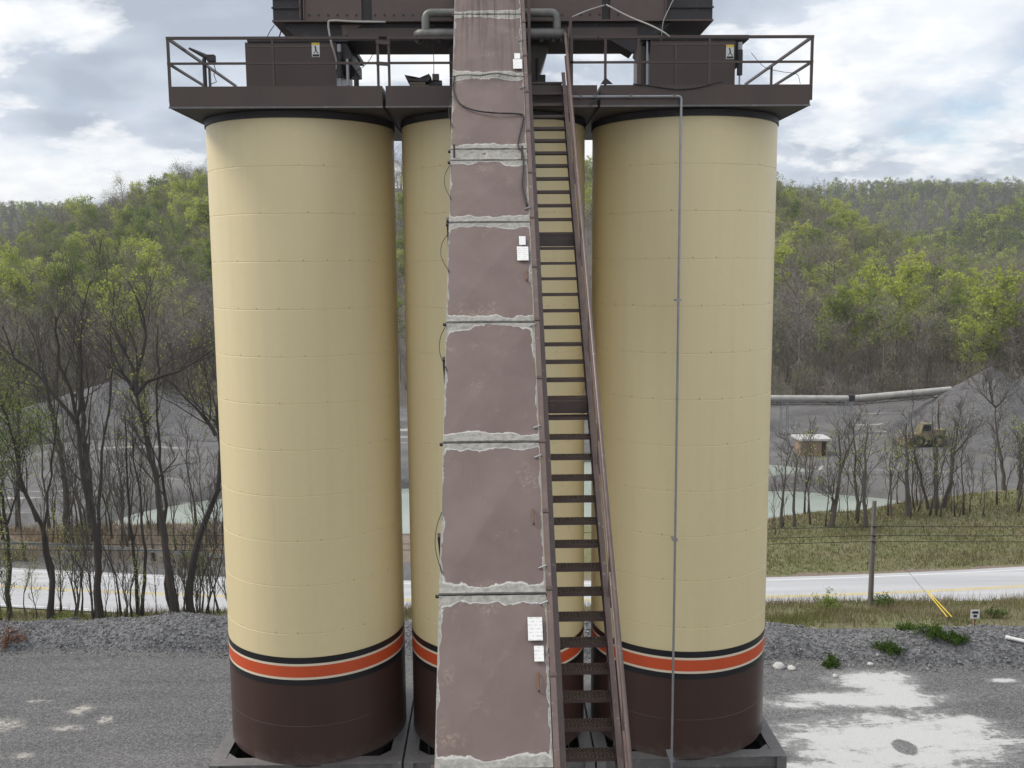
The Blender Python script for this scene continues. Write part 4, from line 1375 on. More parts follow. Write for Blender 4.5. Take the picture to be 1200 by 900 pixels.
LT = {
 'T1': [[(-22.73, 48.20, -0.59), (-22.70, 48.20, 1.09), (-22.95, 48.20, 2.56), (-23.14, 48.20, 4.23), (-23.93, 48.20, 5.78), (-24.35, 48.20, 9.06), (-24.7, 48.20, 10.4)], [(-23.14, 48.20, 4.23), (-23.54, 48.20, 5.78), (-24.05, 48.20, 9.05), (-24.42, 48.20, 9.46), (-24.58, 48.20, 9.86)]],
 'T1b': [[(-23.05, 48.60, -0.75), (-22.92, 48.60, 3.28), (-22.72, 48.60, 5.36), (-22.63, 48.60, 6.39), (-22.27, 48.60, 8.56), (-21.94, 48.60, 10.18)]],
 'T2': [[(-26.05, 50.50, -0.07), (-25.80, 50.50, 1.68), (-25.79, 50.50, 3.53), (-26.00, 50.50, 6.72), (-26.4, 50.5, 9.5)], [(-25.79, 50.50, 3.53), (-25.19, 50.50, 5.14), (-24.9, 50.5, 7.4)]],
 'T3': [[(-19.98, 47.40, -0.44), (-19.93, 47.40, 2.35), (-20.03, 47.40, 4.61), (-20.33, 47.40, 6.43), (-20.48, 47.40, 7.95), (-20.57, 47.40, 9.55), (-20.82, 47.40, 11.03), (-21.22, 47.40, 12.31), (-21.34, 47.40, 13.48), (-21.30, 47.40, 14.6)], [(-20.58, 47.40, 9.35), (-20.29, 47.40, 10.14), (-20.06, 47.40, 11.52), (-20.11, 47.40, 13.08), (-19.86, 47.40, 14.05), (-19.69, 47.40, 15.18), (-19.43, 47.40, 16.33)], [(-20.57, 47.40, 9.55), (-21.33, 47.40, 10.64), (-22.40, 47.40, 11.93), (-23.40, 47.40, 12.72), (-23.78, 47.40, 14.18)]],
 'T5': [[(-21.20, 50.00, -0.41), (-20.91, 50.00, 1.77), (-20.89, 50.00, 3.92), (-20.66, 50.00, 6.06), (-20.50, 50.00, 7.87), (-20.06, 50.00, 9.96), (-19.79, 50.00, 12.03), (-19.67, 50.00, 14.08), (-19.43, 50.00, 15.68)]],
 'T6': [[(-18.27, 48.00, -0.43), (-18.32, 48.00, 2.35), (-18.38, 48.00, 4.94), (-18.39, 48.00, 6.48), (-18.35, 48.00, 7.20), (-18.22, 48.00, 9.62)]],
 'T6b': [[(-18.16, 48.30, -0.49), (-17.78, 48.30, 2.25), (-17.87, 48.30, 4.86), (-17.86, 48.30, 6.40), (-17.97, 48.30, 7.14), (-17.99, 48.30, 9.56)]],
 'T7': [[(-15.79, 46.40, -0.39), (-16.01, 46.40, 2.01), (-16.37, 46.40, 4.33), (-16.60, 46.40, 6.52), (-16.80, 46.40, 8.01), (-17.00, 46.40, 9.67), (-17.12, 46.40, 10.93)], [(-17.12, 46.40, 10.93), (-17.52, 46.40, 11.51), (-17.87, 46.40, 12.00), (-18.47, 46.40, 12.29)], [(-17.12, 46.40, 10.93), (-16.76, 46.40, 11.51), (-15.99, 46.40, 11.74), (-15.03, 46.40, 11.97), (-14.05, 46.40, 12.54), (-13.41, 46.40, 13.01)], [(-17.12, 46.40, 10.93), (-17.02, 46.40, 11.89), (-17.61, 46.40, 13.14), (-18.03, 46.40, 14.10)], [(-17.35, 46.40, 11.13), (-17.00, 46.40, 12.37), (-16.46, 46.40, 13.51), (-16.75, 46.40, 15.20), (-17.25, 46.40, 16.33)]],
 'T7b': [[(-16.3, 47.20, -0.5), (-16.44, 47.20, 5.42), (-16.52, 47.20, 6.63), (-16.53, 47.20, 8.35), (-16.43, 47.20, 11.31), (-16.19, 47.20, 13.06), (-16.22, 47.20, 14.22)]],
 'T8': [[(-15.21, 46.60, -0.32), (-15.05, 46.60, 1.93), (-14.46, 46.60, 4.15), (-13.65, 46.60, 5.84), (-13.32, 46.60, 8.82), (-13.41, 46.60, 10.19), (-13.31, 46.60, 11.35)], [(-13.47, 46.60, 8.82), (-13.86, 46.60, 9.61), (-14.51, 46.60, 10.25)]],
 'T10': [[(-14.51, 46.90, -0.39), (-14.16, 46.90, 0.69), (-13.50, 46.90, 2.22), (-13.41, 46.90, 4.34)]],
}
GL = 'bare trees behind the gravel bank'
LSPEC = [
 ('T1', 0.180, 'dark tree leaning left and forking low, near the left edge behind the gravel bank', dict(lvls=(7, 5, 4, 2), start=0.5), ('leaf_mid', 0.25, 9, 0.085, 0.3)),
 ('T1b', 0.110, 'slender straight tree rising close beside the left-leaning forked tree', dict(lvls=(7, 5, 4, 2), start=0.45), None),
 ('T2', 0.140, 'dark forked tree at the far left edge with fresh green leaves', dict(lvls=(7, 5, 4, 2), start=0.3), ('leaf_mid', 0.6, 12, 0.09, 0.35)),
 ('T3', 0.210, 'tallest bare tree left of the silos, its crown splitting into three main limbs', dict(lvls=(9, 6, 4, 2), start=0.42, upness=0.36), None),
 ('T5', 0.130, 'tall thin bare tree just right of the tallest bare tree', dict(lvls=(9, 5, 4, 2), start=0.4, upness=0.36), None),
 ('T6', 0.115, 'left stem of the twin slim trees in the middle of the left row', dict(lvls=(6, 4, 4, 2), start=0.35, upness=0.45), None),
 ('T6b', 0.110, 'right stem of the twin slim trees in the middle of the left row', dict(lvls=(6, 4, 4, 2), start=0.4, upness=0.45), None),
 ('T7', 0.245, 'thick bare tree leaning left with wide crown of long limbs, near left silo', dict(lvls=(6, 5, 4, 2), start=0.58, upness=0.22), ('leaf_spring', 0.05, 9, 0.08, 0.25)),
 ('T7b', 0.130, 'straight grey tree hidden behind the thick left-leaning tree', dict(lvls=(7, 5, 4, 2), start=0.4, upness=0.4), ('leaf_spring', 0.10, 9, 0.085, 0.3)),
 ('T8', 0.225, 'thick bare tree leaning right into the edge of the left silo', dict(lvls=(7, 5, 4, 2), start=0.45), None),
 ('T10', 0.060, 'thin leaning stem between the right-leaning tree and the left silo', dict(lvls=(6, 5, 3), start=0.4), None),
]
for i, (key, r0, lab, kw, lf) in enumerate(LSPEC):
    make_tree('bare_tree', lab, 'tree', GL, LT[key], r0, 100 + i, lf, lens=(3.2, 1.7, 1.0, 0.55), tw=0.004, spread=0.95, **kw)
# bare trees farther back on the bank across the road, left
for i, (x, y, h, r0, lab) in enumerate(((-35.4, 79.0, 14, 0.33, 'thick straight dark trunk across the road, far left of a pair'), (-33.8, 80.2, 16, 0.4, 'thick straight dark trunk across the road, right of a pair'),
                                         (-27.5, 78, 12, 0.2, 'bare tree across the road behind the twin slim trees'), (-40, 80, 13, 0.25, 'bare tree across the road at the far left'),
                                         (-22.5, 79, 12, 0.2, 'bare tree across the road nearest the left silo'))):
    g = np.random.default_rng(400 + i)
    make_tree('bare_tree', lab, 'tree', 'bare trees across the road on the left', [[(x, y, -5), (x + g.normal(0, .3), y, -5 + h * 0.5), (x + g.normal(0, .7), y, -5 + h)]], r0, 410 + i, ('leaf_dull', 0.25, 4, 0.2, 0.4) if i > 1 else None, lvls=(9, 6, 5, 2), start=0.4, upness=0.4, tw=0.009)

RT = {
 'R1': [[(22.96, 75.00, -4.93), (22.98, 75.00, -2.21), (23.17, 75.00, 0.30), (23.73, 75.00, 2.43)]],
 'R2': [[(24.03, 75.00, -4.76), (23.84, 75.00, -1.32), (24.04, 75.00, 1.01), (24.60, 75.00, 2.78)]],
 'R3': [[(26.75, 74.50, -4.65), (27.14, 74.50, -2.14), (27.41, 74.50, 0.36), (27.24, 74.50, 2.67), (27.12, 74.50, 3.72)], [(27.41, 74.50, 0.36), (27.71, 74.50, 1.78), (28.44, 74.50, 3.36)], [(27.07, 74.50, -2.49), (26.67, 74.50, -1.06)]],
 'R4': [[(29.87, 77.00, -5.04), (29.71, 77.00, -1.69), (29.45, 77.00, 1.44), (29.28, 77.00, 3.63)]],
 'R5': [[(29.66, 74.60, -4.54), (29.35, 74.60, -1.11), (29.23, 74.60, 1.92), (29.32, 74.60, 4.39)]],
 'R6': [[(33.14, 78.00, -4.60), (33.00, 78.00, -1.22), (32.87, 78.00, 1.20)]],
 'R7': [[(34.27, 77.40, -4.46), (34.05, 77.40, -1.10), (33.82, 77.40, 2.96), (33.78, 77.40, 3.88)]],
 'R8': [[(37.18, 80.00, -4.81), (36.58, 80.00, -2.10), (35.70, 80.00, 0.58), (35.35, 80.00, 4.19)], [(36.22, 80.00, -4.80), (36.70, 80.00, -2.68)]],
 'R9': [[(37.97, 80.30, -4.51), (37.79, 80.30, -0.84), (37.70, 80.30, 2.41), (37.50, 80.30, 5.44)], [(37.65, 80.30, 0.12), (37.19, 80.30, 3.93)]],
 'R10': [[(38.64, 80.50, -4.57), (39.08, 80.50, -1.86), (39.31, 80.50, 1.21), (39.66, 80.50, 3.68)], [(39.20, 80.50, -0.32), (39.37, 80.50, 3.88)], [(39.35, 80.50, 0.44), (40.78, 80.50, 2.15)]],
 'R11': [[(47.51, 87.00, -4.50), (46.98, 87.00, -1.36), (46.40, 87.00, 1.75), (46.23, 87.00, 3.60)], [(46.23, 87.00, 3.60), (45.33, 87.00, 4.43), (44.57, 87.00, 5.15)], [(46.23, 87.00, 3.60), (46.77, 87.00, 4.21), (47.23, 87.00, 5.22)], [(45.96, 87.00, 4.01), (45.48, 87.00, 5.45), (45.33, 87.00, 6.26)]],
 'R12': [[(44.96, 80.00, -5.69), (45.08, 80.00, -2.79), (45.13, 80.00, -0.48), (44.92, 80.00, 1.62)]],
}
RSPEC = [
 ('R1', 0.17, 'bare crooked tree by the pond, nearest to the right silo', None), ('R2', 0.17, 'bare tree by the pond, second from the right silo', None),
 ('R3', 0.26, 'dark forked tree leaning right in front of the green pond', None), ('R4', 0.2, 'upright dark tree by the pond, left of a close pair', ('leaf_dull', 0.15, 6, 0.12, 0.4)),
 ('R5', 0.23, 'straight dark tree by the pond just left of the utility pole', ('leaf_spring', 0.08, 7, 0.11, 0.4)), ('R6', 0.15, 'slim bare tree just right of the utility pole by the pond', ('leaf_spring', 0.25, 8, 0.12, 0.5)),
 ('R7', 0.3, 'grey broken-topped trunk with few branches standing at the water edge', None), ('R8', 0.16, 'tree leaning left with a split foot, in front of the loader', None),
 ('R9', 0.27, 'tall straight dark twin trunk right of the loader', None), ('R10', 0.26, 'dark trunk leaning right with a long side limb, before the stockpile', None),
 ('R11', 0.25, 'leaning bare tree with a wide open fork against the gravel stockpile', None), ('R12', 0.13, 'thin young tree with light green leaves at the right edge of the picture', ('leaf_spring', 0.5, 10, 0.12, 0.45)),
]
for i, (key, r0, lab, lf) in enumerate(RSPEC):
    few = key in ('R7', 'R9')
    make_tree('bare_tree', lab, 'tree', 'bare trees by the pond', RT[key], r0 * 0.85, 200 + i, lf, bark='greybark', lvls=(5, 3, 3) if few else (7, 4, 3, 1), start=0.3, upness=0.28, spread=1.0, tw=0.008,
              lens=(1.4, 0.8, 0.4) if few else (2.7, 1.5, 0.9, 0.5))


# thin saplings: a few shapes copied along both sides
def sapling_protos():
    out = []
    for k in range(5):
        g = np.random.default_rng(300 + k)
        h = g.uniform(3.0, 5.5)
        stem = [(0, 0, 0), (g.normal(0, .15), 0, h * 0.35), (g.normal(0, .35), 0, h * 0.7), (g.normal(0, .5), 0, h)]
        wood, twig, tips = grow([stem], 0.045, 310 + k, lvls=(9, 4, 2), start=0.2, upness=0.5, lens=(1.3, 0.6, 0.3), tw=0.005)
        mw = np_mesh('trunk', np.vstack(wood.v), np.vstack(wood.q), np.vstack(wood.t) if wood.t else [], True)
        mw.materials.append(M['greybark'])
        mt = np_mesh('branches', np.vstack(twig.v), np.vstack(twig.q), [])
        mt.materials.append(M['greybark'])
        lf = leaf_tris(tips, 3, 0.07, 0.2, 320 + k)
        ml = np_mesh('crown', np.vstack(lf.v), np.vstack(lf.q), [])
        ml.materials.append(M['leaf_mid' if k % 2 else 'leaf_spring'])
        out.append((mw, mt, ml))
    return out


SAP = sapling_protos()


def put_sapling(x, y, s, label, group, leafy, g):
    z = float(height(x, y)) - 0.05
    t = thing('sapling', label, 'sapling', (x, y, z), group)
    t.rotation_euler = (0, 0, g.uniform(0, 6.28))
    t.scale = (s, s, s * g.uniform(0.85, 1.15))
    mw, mt, ml = SAP[g.integers(0, 5)]
    obj_mesh('trunk', mw, t)
    obj_mesh('branches', mt, t)['kind'] = 'stuff'
    if leafy:
        obj_mesh('crown', ml, t)['kind'] = 'stuff'


g = np.random.default_rng(77)
for i in range(46):
    x = g.uniform(-27, -13.2)
    y = g.uniform(46.0, 51.5)
    lf = x < -22.5 or g.random() < 0.12
    put_sapling(x, y, g.uniform(0.7, 1.35), 'thin leafy sapling among the trees behind the left gravel bank' if lf else 'thin bare sapling among the trees behind the left gravel bank',
                'leafy saplings behind the left gravel bank' if lf else 'bare saplings behind the left gravel bank', lf, g)
for i in range(46):
    x = g.uniform(20.5, 50)
    y = crest_y(np.array(x)) + g.uniform(-1.5, 5)
    lf = g.random() < 0.08
    put_sapling(x, float(y), g.uniform(0.7, 1.9), 'thin leafy sapling on the bank above the pond' if lf else 'thin bare sapling on the bank above the pond',
                'leafy saplings on the pond bank' if lf else 'bare saplings on the pond bank', lf, g)
for i in range(55):
    x = g.uniform(-46, -17)
    y = crest_y(np.array(x)) + g.uniform(-5, 6)
    lf = g.random() < 0.12
    put_sapling(x, float(y), g.uniform(0.8, 2.3), 'thin leafy sapling across the road left of the silos' if lf else 'thin bare sapling across the road left of the silos',
                'leafy saplings across the road' if lf else 'bare saplings across the road', lf, g)


# ------------------------------------------------------------------ grass, weeds, dry stalks
def blades(name, m, x, y, hmin, hmax, w, z0=None, lean=0.35):
    n = len(x)
    z = height(x, y) if z0 is None else z0
    h = rng.uniform(hmin, hmax, n)
    a = rng.uniform(0, 6.28, n)
    ww = w * rng.uniform(0.6, 1.5, n)
    dx, dy = np.cos(a) * ww, np.sin(a) * ww
    lx, ly = rng.normal(0, lean, n) * h, rng.normal(0, lean, n) * h
    V = np.stack([np.stack([x - dx, y - dy, z - 0.03], -1), np.stack([x + dx, y + dy, z - 0.03], -1), np.stack([x + lx, y + ly, z + h], -1)], 1).reshape(-1, 3)
    return MB().add(V, (), np.arange(3 * n).reshape(-1, 3)).build(name, m, kind='stuff')


def clump(n, x0, x1, y0, y1, nc, sx, sy):
    cx, cy = rng.uniform(x0, x1, nc), rng.uniform(y0, y1, nc)
    i = rng.integers(0, nc, n)
    return cx[i] + rng.normal(0, sx, n), cy[i] + rng.normal(0, sy, n)


x, y = clump(26000, -34, 34, 43.4, 53, 320, 0.8, 0.5)
k = y > berm_front(x) + 3.2
blades('roadside_grass', 'grass', x[k], y[k], 0.12, 0.45, 0.018)
x, y = clump(16000, -34, 34, 43.6, 53.5, 240, 0.7, 0.5)
k = y > berm_front(x) + 3.2
blades('dry_weeds', 'dry', x[k], y[k], 0.15, 0.75, 0.012)
x, y = rng.uniform(14, 50, 26000), rng.uniform(65.5, 86, 26000)
k = (y > road_y(x) + 4.6) & (y < crest_y(x) + 5)
blades('bank_grass', 'grass', x[k], y[k], 0.08, 0.32, 0.035)
x, y = clump(4500, 14, 50, 66.5, 84, 90, 1.0, 0.6)
k = (y > road_y(x) + 4.6) & (y < crest_y(x) + 5)
blades('bank_weeds', 'dry', x[k], y[k], 0.15, 0.55, 0.03)
x, y = clump(9000, -46, -14, 69.5, 82, 120, 1.2, 0.7)
k = y > road_y(x) + 5.5
blades('brown_undergrowth', 'dry', x[k], y[k], 0.2, 0.8, 0.03)


def bush(name, label, cat, x, y, z, r, h, n, m, size, group, seed):
    g_ = np.random.default_rng(seed)
    nl = 26
    t = thing(name, label, cat, (x, y, z), group)
    tips = np.stack([x + g_.normal(0, r * 0.45, nl), y + g_.normal(0, r * 0.45, nl), z + np.abs(g_.normal(0.45, 0.28, nl)) * h], -1)
    st_ = MB()
    for q in tips:
        st_.tube([(x + (q[0] - x) * 0.2, y + (q[1] - y) * 0.2, z - 0.05), tuple(q)], [0.012, 0.005], 3, False)
    st_.build('stems', 'twig', t, kind='stuff')
    leaf_tris(tips, n // nl, size, r * 0.16, seed + 1).build('foliage', m, t, kind='stuff')


GB = 'green bushes on the right gravel bank'
for i, (x, y, r, h, lab) in enumerate(((16.95, 39.5, 0.75, 0.55, 'round dark green bush low on the right gravel bank'), (19.1, 40.1, 0.85, 0.6, 'widest green bush on the right gravel bank, right of the round one'),
                                       (18.4, 40.9, 0.6, 0.45, 'upper green bush near the crest of the right gravel bank'), (19.9, 39.6, 0.6, 0.4, 'low spreading green bush farthest right at the foot of the gravel bank'),
                                       (14.25, 38.95, 0.5, 0.35, 'smallest green bush at the foot of the gravel bank nearest the right silo'))):
    bush('green_bush', lab, 'bush', x, y, max(float(berm_z(np.array(x), np.array(y))), 0) - 0.03, r * 0.78, h * 0.75, 1500, 'shrub', 0.07, GB, 500 + i)
for i, (x, y, r, h, lab, m_) in enumerate(((20.9, 49.6, 0.8, 0.8, 'leafy weed bush at the foot of the utility pole', 'shrub'), (17.5, 48.6, 0.9, 1.2, 'tall weed bush on the roadside near the right silo', 'leaf_mid'),
                                            (24.5, 45.0, 0.6, 0.7, 'green weed bush right of the white sign', 'shrub'), (-17.4, 46.2, 0.7, 0.5, 'green weed bush at the foot of the twin slim trees', 'leaf_mid'),
                                            (-25.5, 46.8, 1.4, 0.9, 'bright green bush at the far left behind the gravel bank', 'leaf_mid'), (-21.5, 46.6, 1.1, 0.7, 'green bush left of the tallest bare tree behind the gravel bank', 'leaf_mid'),
                                            (0.2, 39.6, 0.8, 0.9, 'green bush seen through the gap between left and middle silos', 'shrub'))):
    bush('weed_bush', lab, 'bush', x, y, float(height(x, y)) if y > 43 else 0.3, r * 0.75, h * 0.75, 1300, m_, 0.07, 'weed bushes by the road', 520 + i)
# red-brown dry bush on the left berm
bush('dry_bush', 'rusty brown dry bush on the gravel bank at the left edge', 'bush', -21.9, 42.3, 0.1, 0.6, 0.6, 900, M['rust'], 0.07, None, 540)

# pale boulders
for i, (x, y, s, lab) in enumerate(((11.95, 38.75, 0.26, 'largest pale boulder at the foot of the gravel bank beside the right silo'), (12.45, 38.6, 0.17, 'smaller pale boulder just right of the largest one'),
                                    (15.9, 38.9, 0.13, 'small white stone on the yard in front of the round dark bush'), (14.0, 37.8, 0.12, 'small flat pale stone lying alone on the yard'))):
    b = bpy.data.meshes.new('boulder')
    import bmesh
    bm = bmesh.new()
    bmesh.ops.create_icosphere(bm, subdivisions=2, radius=s)
    for v in bm.verts:
        v.co *= 1 + random.uniform(-0.16, 0.16)
        v.co.z *= 0.7
    bm.to_mesh(b)
    bm.free()
    b.materials.append(M['palestone'])
    o = obj_mesh('boulder', b, None, (x, y, s * 0.3))
    tag(o, lab, 'stone', 'pale stones on the yard')

# ------------------------------------------------------------------ utility poles, wires, guys, sign, pipe, guard rail
def pole(x, y, label):
    zb = float(height(x, y)) - 0.3
    p = thing('utility_pole', label, 'utility pole', (x, y, zb), 'utility poles along the road')
    auto_smooth(MB().tube([(x, y, zb), (x, y, 4.25)], [0.15, 0.11], 12).build('shaft', 'polewood', p))
    for z in (2.85, 2.35, 2.02):
        MB().box(x - 0.09, x + 0.09, y - 0.2, y - 0.1, z - 0.05, z + 0.04).build('wire_clamp', 'soot_shade', p)


pole(20.41, 50.26, 'weathered wooden utility pole beside the road, right of the silos')
pole(-44.0, 50.8, 'weathered wooden utility pole out beyond the left end of the tree row')
pole(78.0, 50.4, 'weathered wooden utility pole out beyond the right edge')
for z, lab in ((2.88, 'topmost wire strung along the road'), (2.38, 'middle wire strung along the road'), (2.05, 'lowest wire strung along the road')):
    pts = []
    for (xa, xb) in ((-44, 20.41), (20.41, 78)):
        for t in np.linspace(0, 1, 14)[0 if xa < 0 else 1:]:
            pts.append((xa + (xb - xa) * t, 50.12, z - 0.28 * 4 * t * (1 - t) * (1 if xa > 0 else 1.6) + (0.75 * (1 - t) if xa < 0 else 0)))
    o = MB().tube(pts, 0.016, 5).build('overhead_wire', 'rubber')
    tag(o, lab, 'wire', 'overhead wires')
for i, (dz, ax, lab) in enumerate(((0.0, 0.0, 'left guy wire of the utility pole in a yellow plastic guard'), (-0.3, 0.22, 'right guy wire of the utility pole in a yellow plastic guard'))):
    a, b = np.array([20.45, 50.15, 2.75 + dz]), np.array([21.55 + ax, 43.9, 0.15])
    gt = thing('guy_wire', lab, 'guy wire', tuple(b), 'guy wires of the pole')
    MB().tube([tuple(a), tuple(b - (0, 0, 0.2))], 0.005, 5).build('wire_strand', 'soot_shade', gt)
    q = b + (a - b) * (0.25 if i == 0 else 0.28)
    MB().tube([tuple(b), tuple(q)], 0.024, 8).build('guard_sleeve', 'yellow', gt)
sg = thing('small_sign', 'small white sign with dark print on a thin post at the gravel bank', 'sign', (21.6, 41.4, 0.4))
MB().box(21.575, 21.615, 41.42, 41.46, 0.3, 1.15).build('sign_post', 'rust', sg)
MB().box(21.38, 21.78, 41.39, 41.415, 1.02, 1.42).build('sign_plate', 'white', sg)
MB().box(21.44, 21.72, 41.383, 41.388, 1.25, 1.36).build('sign_print', 'soot_shade', sg)
MB().box(21.5, 21.66, 41.383, 41.388, 1.08, 1.2).build('sign_print', 'soot_shade', sg)
_a, _b = np.array([22.0, 39.55, 0.0]), np.array([24.0, 38.75, 0.0])
for _p in (_a, _b):
    _p[2] = max(float(berm_z(_p[0], _p[1])), 0.0) + 0.10
_d = (_b - _a) / np.linalg.norm(_b - _a)
wp = MB().tube([tuple(_a), tuple(_b)], 0.08, 14).tube([tuple(_a - _d * 0.005), tuple(_a + _d * 0.16)], 0.092, 14)
wp = auto_smooth(wp.build('plastic_pipe', 'white'))
tag(wp, 'white plastic pipe lying on the slope of the gravel bank at the right edge', 'pipe')
gr = thing('guard_rail', 'low pale guard rail beyond the road left of the silos', 'guard rail', (-28, 73, -5))
P0 = [(-47, 74.2), (-38, 74.0), (-30, 72.4), (-22, 70.3), (-17.5, 68.7)]
for (xa, ya), (xb, yb) in zip(P0, P0[1:]):
    za, zb_ = -4.25, -4.25
    MB().beam((xa, ya, za), (xb - 0.01, yb, zb_), 0.05, 0.26).build('rail_beam', 'galv', gr)
for t in np.linspace(0, 1, 15):
    x = -47 + 29.5 * t
    y = np.interp(x, [p[0] for p in P0], [p[1] for p in P0]) + 0.12
    MB().box(x - 0.07, x + 0.07, y, y + 0.12, float(height(x, y)) - 0.2, -4.15).build('rail_post', 'galv', gr)

# ------------------------------------------------------------------ quarry: stockpile, conveyor, loader, shed
def cone_pile(label, cx, cy, zb, h, r, seed):
    g_ = np.random.default_rng(seed)
    k, n = 72, 26
    th = np.arange(k) * 2 * np.pi / k
    V = []
    for i in range(n + 1):
        f = i / n
        rr_ = r * f
        lump = 1 + 0.06 * np.sin(th * 3 + seed) + 0.04 * np.sin(th * 7 + 2) + 0.012 * g_.normal(0, 1, k)
        z = zb + h * (1 - f) ** 1.06 - 0 + 0.10 * g_.normal(0, 1, k) * (0 < i < n)
        V.append(np.stack([cx + np.cos(th) * rr_ * lump, cy + np.sin(th) * rr_ * lump, z], -1))
    V = np.vstack(V)
    V[-k:, 2] -= 2.5
    i = np.arange(n)[:, None] * k
    j = np.arange(k)[None]
    jn = (j + 1) % k
    o = MB().add(V, np.stack([i + j, i + k + j, i + k + jn, i + jn], -1).reshape(-1, 4)).build('gravel_stockpile', 'pile', smooth=True)
    return tag(o, label, 'gravel pile', 'gravel stockpiles in the quarry')


cone_pile('tall grey gravel stockpile under the end of the quarry conveyor', 70.8, 135, -8.6, 10.6, 15.5, 1)
cone_pile('second grey gravel stockpile merging behind the tall one at the right edge', 83.5, 139, -8.6, 11.8, 18.0, 2)
cone_pile('long grey gravel heap across the quarry floor left of the silos', -62, 160, -8.0, 6.5, 22.0, 4)
cone_pile('grey gravel heap in the quarry just left of the left silo', -38, 150, -7.8, 3.6, 14.0, 5)

qc = thing('quarry_conveyor', 'pale covered conveyor gantry crossing the quarry to the gravel stockpile', 'conveyor', (52, 138, -8))
A1, A2, A3 = np.array([18.0, 138, -2.25]), np.array([51.7, 138, -2.72]), np.array([66.6, 138, -1.55])
for a, b in ((A1, A2), (A2 + (0.5, 0, 0), A3)):
    auto_smooth(MB().tube([tuple(a), tuple(b)], 0.42, 14).build('conveyor_cover', 'palesteel', qc))
    ms = MB()
    for dz in (-0.55, -0.95):
        ms.beam(a + (0, -0.3, dz), b + (0, -0.3, dz), 0.08, 0.08)
    nn = int(np.linalg.norm(b - a) / 1.2)
    for k in range(nn):
        p, q = a + (b - a) * k / nn, a + (b - a) * (k + 1) / nn
        ms.beam(p + (0, -0.3, -0.55 if k % 2 else -0.95), q + (0, -0.3, -0.95 if k % 2 else -0.55), 0.05, 0.05)
    ms.build('truss', 'soot_shade', qc)
MB().box(51.55, 52.35, 137.4, 138.6, -3.1, -2.2).build('head_box', 'soot_shade', qc)
for xx in (42.3, 51.6):
    tw = MB()
    for sx in (-0.55, 0.55):
        for sy in (-0.4, 0.4):
            tw.beam((xx + sx, 138 + sy, -8.5), (xx + sx * 0.8, 138 + sy, -3.2), 0.09, 0.09)
    for k in range(5):
        z = -8.0 + k
        tw.beam((xx - 0.52, 137.6, z), (xx + 0.52, 137.6, z + 0.9), 0.05, 0.05)
        tw.beam((xx - 0.52, 137.6, z), (xx + 0.52, 137.6, z), 0.05, 0.05)
    tw.build('support_tower', 'galv', qc)

sh = thing('site_shed', 'small tan shed with a flat white roof by the far pond', 'shed', (41.2, 122.6, -8))
zs = -7.9
MB().box(39.6, 43.0, 121.5, 124.3, zs - 0.6, zs + 2.1).build('shed_wall', 'shedwall', sh)
MB().box(39.2, 43.4, 121.1, 124.7, zs + 2.103, zs + 2.35).build('shed_roof', 'shedroof', sh)
MB().box(42.2, 42.75, 121.46, 121.497, zs, zs + 1.9).build('shed_door', 'soot_shade', sh)

ld = thing('wheel_loader', 'dusty tan wheel loader parked at the foot of the stockpile', 'loader', (58.0, 127.0, -8))
lx, ly, lz = 58.2, 127.0, float(height(58.2, 127.0))
MB().box(lx - 1.9, lx + 1.9, ly - 1.0, ly + 1.0, lz + 0.9, lz + 1.75).build('body', 'loader', ld)
MB().box(lx + 0.5, lx + 2.3, ly - 0.9, ly + 0.9, lz + 1.752, lz + 2.3).build('engine_hood', 'loader', ld)
cb = MB().prism([(lx - 1.1, ly - 0.8, lz + 1.752), (lx + 0.45, ly - 0.8, lz + 1.752), (lx + 0.4, ly - 0.8, lz + 3.1), (lx - 0.75, ly - 0.8, lz + 3.1)], (0, 1.6, 0)).build('cab', 'loader', ld)
MB().prism([(lx - 0.9, ly - 0.81, lz + 2.1), (lx + 0.3, ly - 0.81, lz + 2.1), (lx + 0.28, ly - 0.81, lz + 2.95), (lx - 0.68, ly - 0.81, lz + 2.95)], (0, 0.006, 0)).build('cab_window', 'glass', cb)
for wx in (-1.3, 1.4):
    for wy in (-1.15, 0.75):
        w_ = auto_smooth(MB().tube([(lx + wx, ly + wy, lz + 0.78), (lx + wx, ly + wy + 0.45, lz + 0.78)], 0.8, 20).build('wheel', 'rubber', ld))
        MB().tube([(lx + wx, ly + wy - 0.02, lz + 0.78), (lx + wx, ly + wy + 0.02, lz + 0.78)], 0.4, 14).build('rim', 'loader', w_)
MB().prism([(lx - 3.6, ly - 1.3, lz + 0.2), (lx - 2.5, ly - 1.3, lz + 0.2), (lx - 2.4, ly - 1.3, lz + 1.3), (lx - 2.8, ly - 1.3, lz + 1.35)], (0, 2.6, 0)).build('bucket', 'steel_brown', ld)
MB().beam((lx - 2.5, ly, lz + 0.8), (lx - 0.9, ly, lz + 1.6), 0.5, 0.25).build('lift_arm', 'loader', ld)


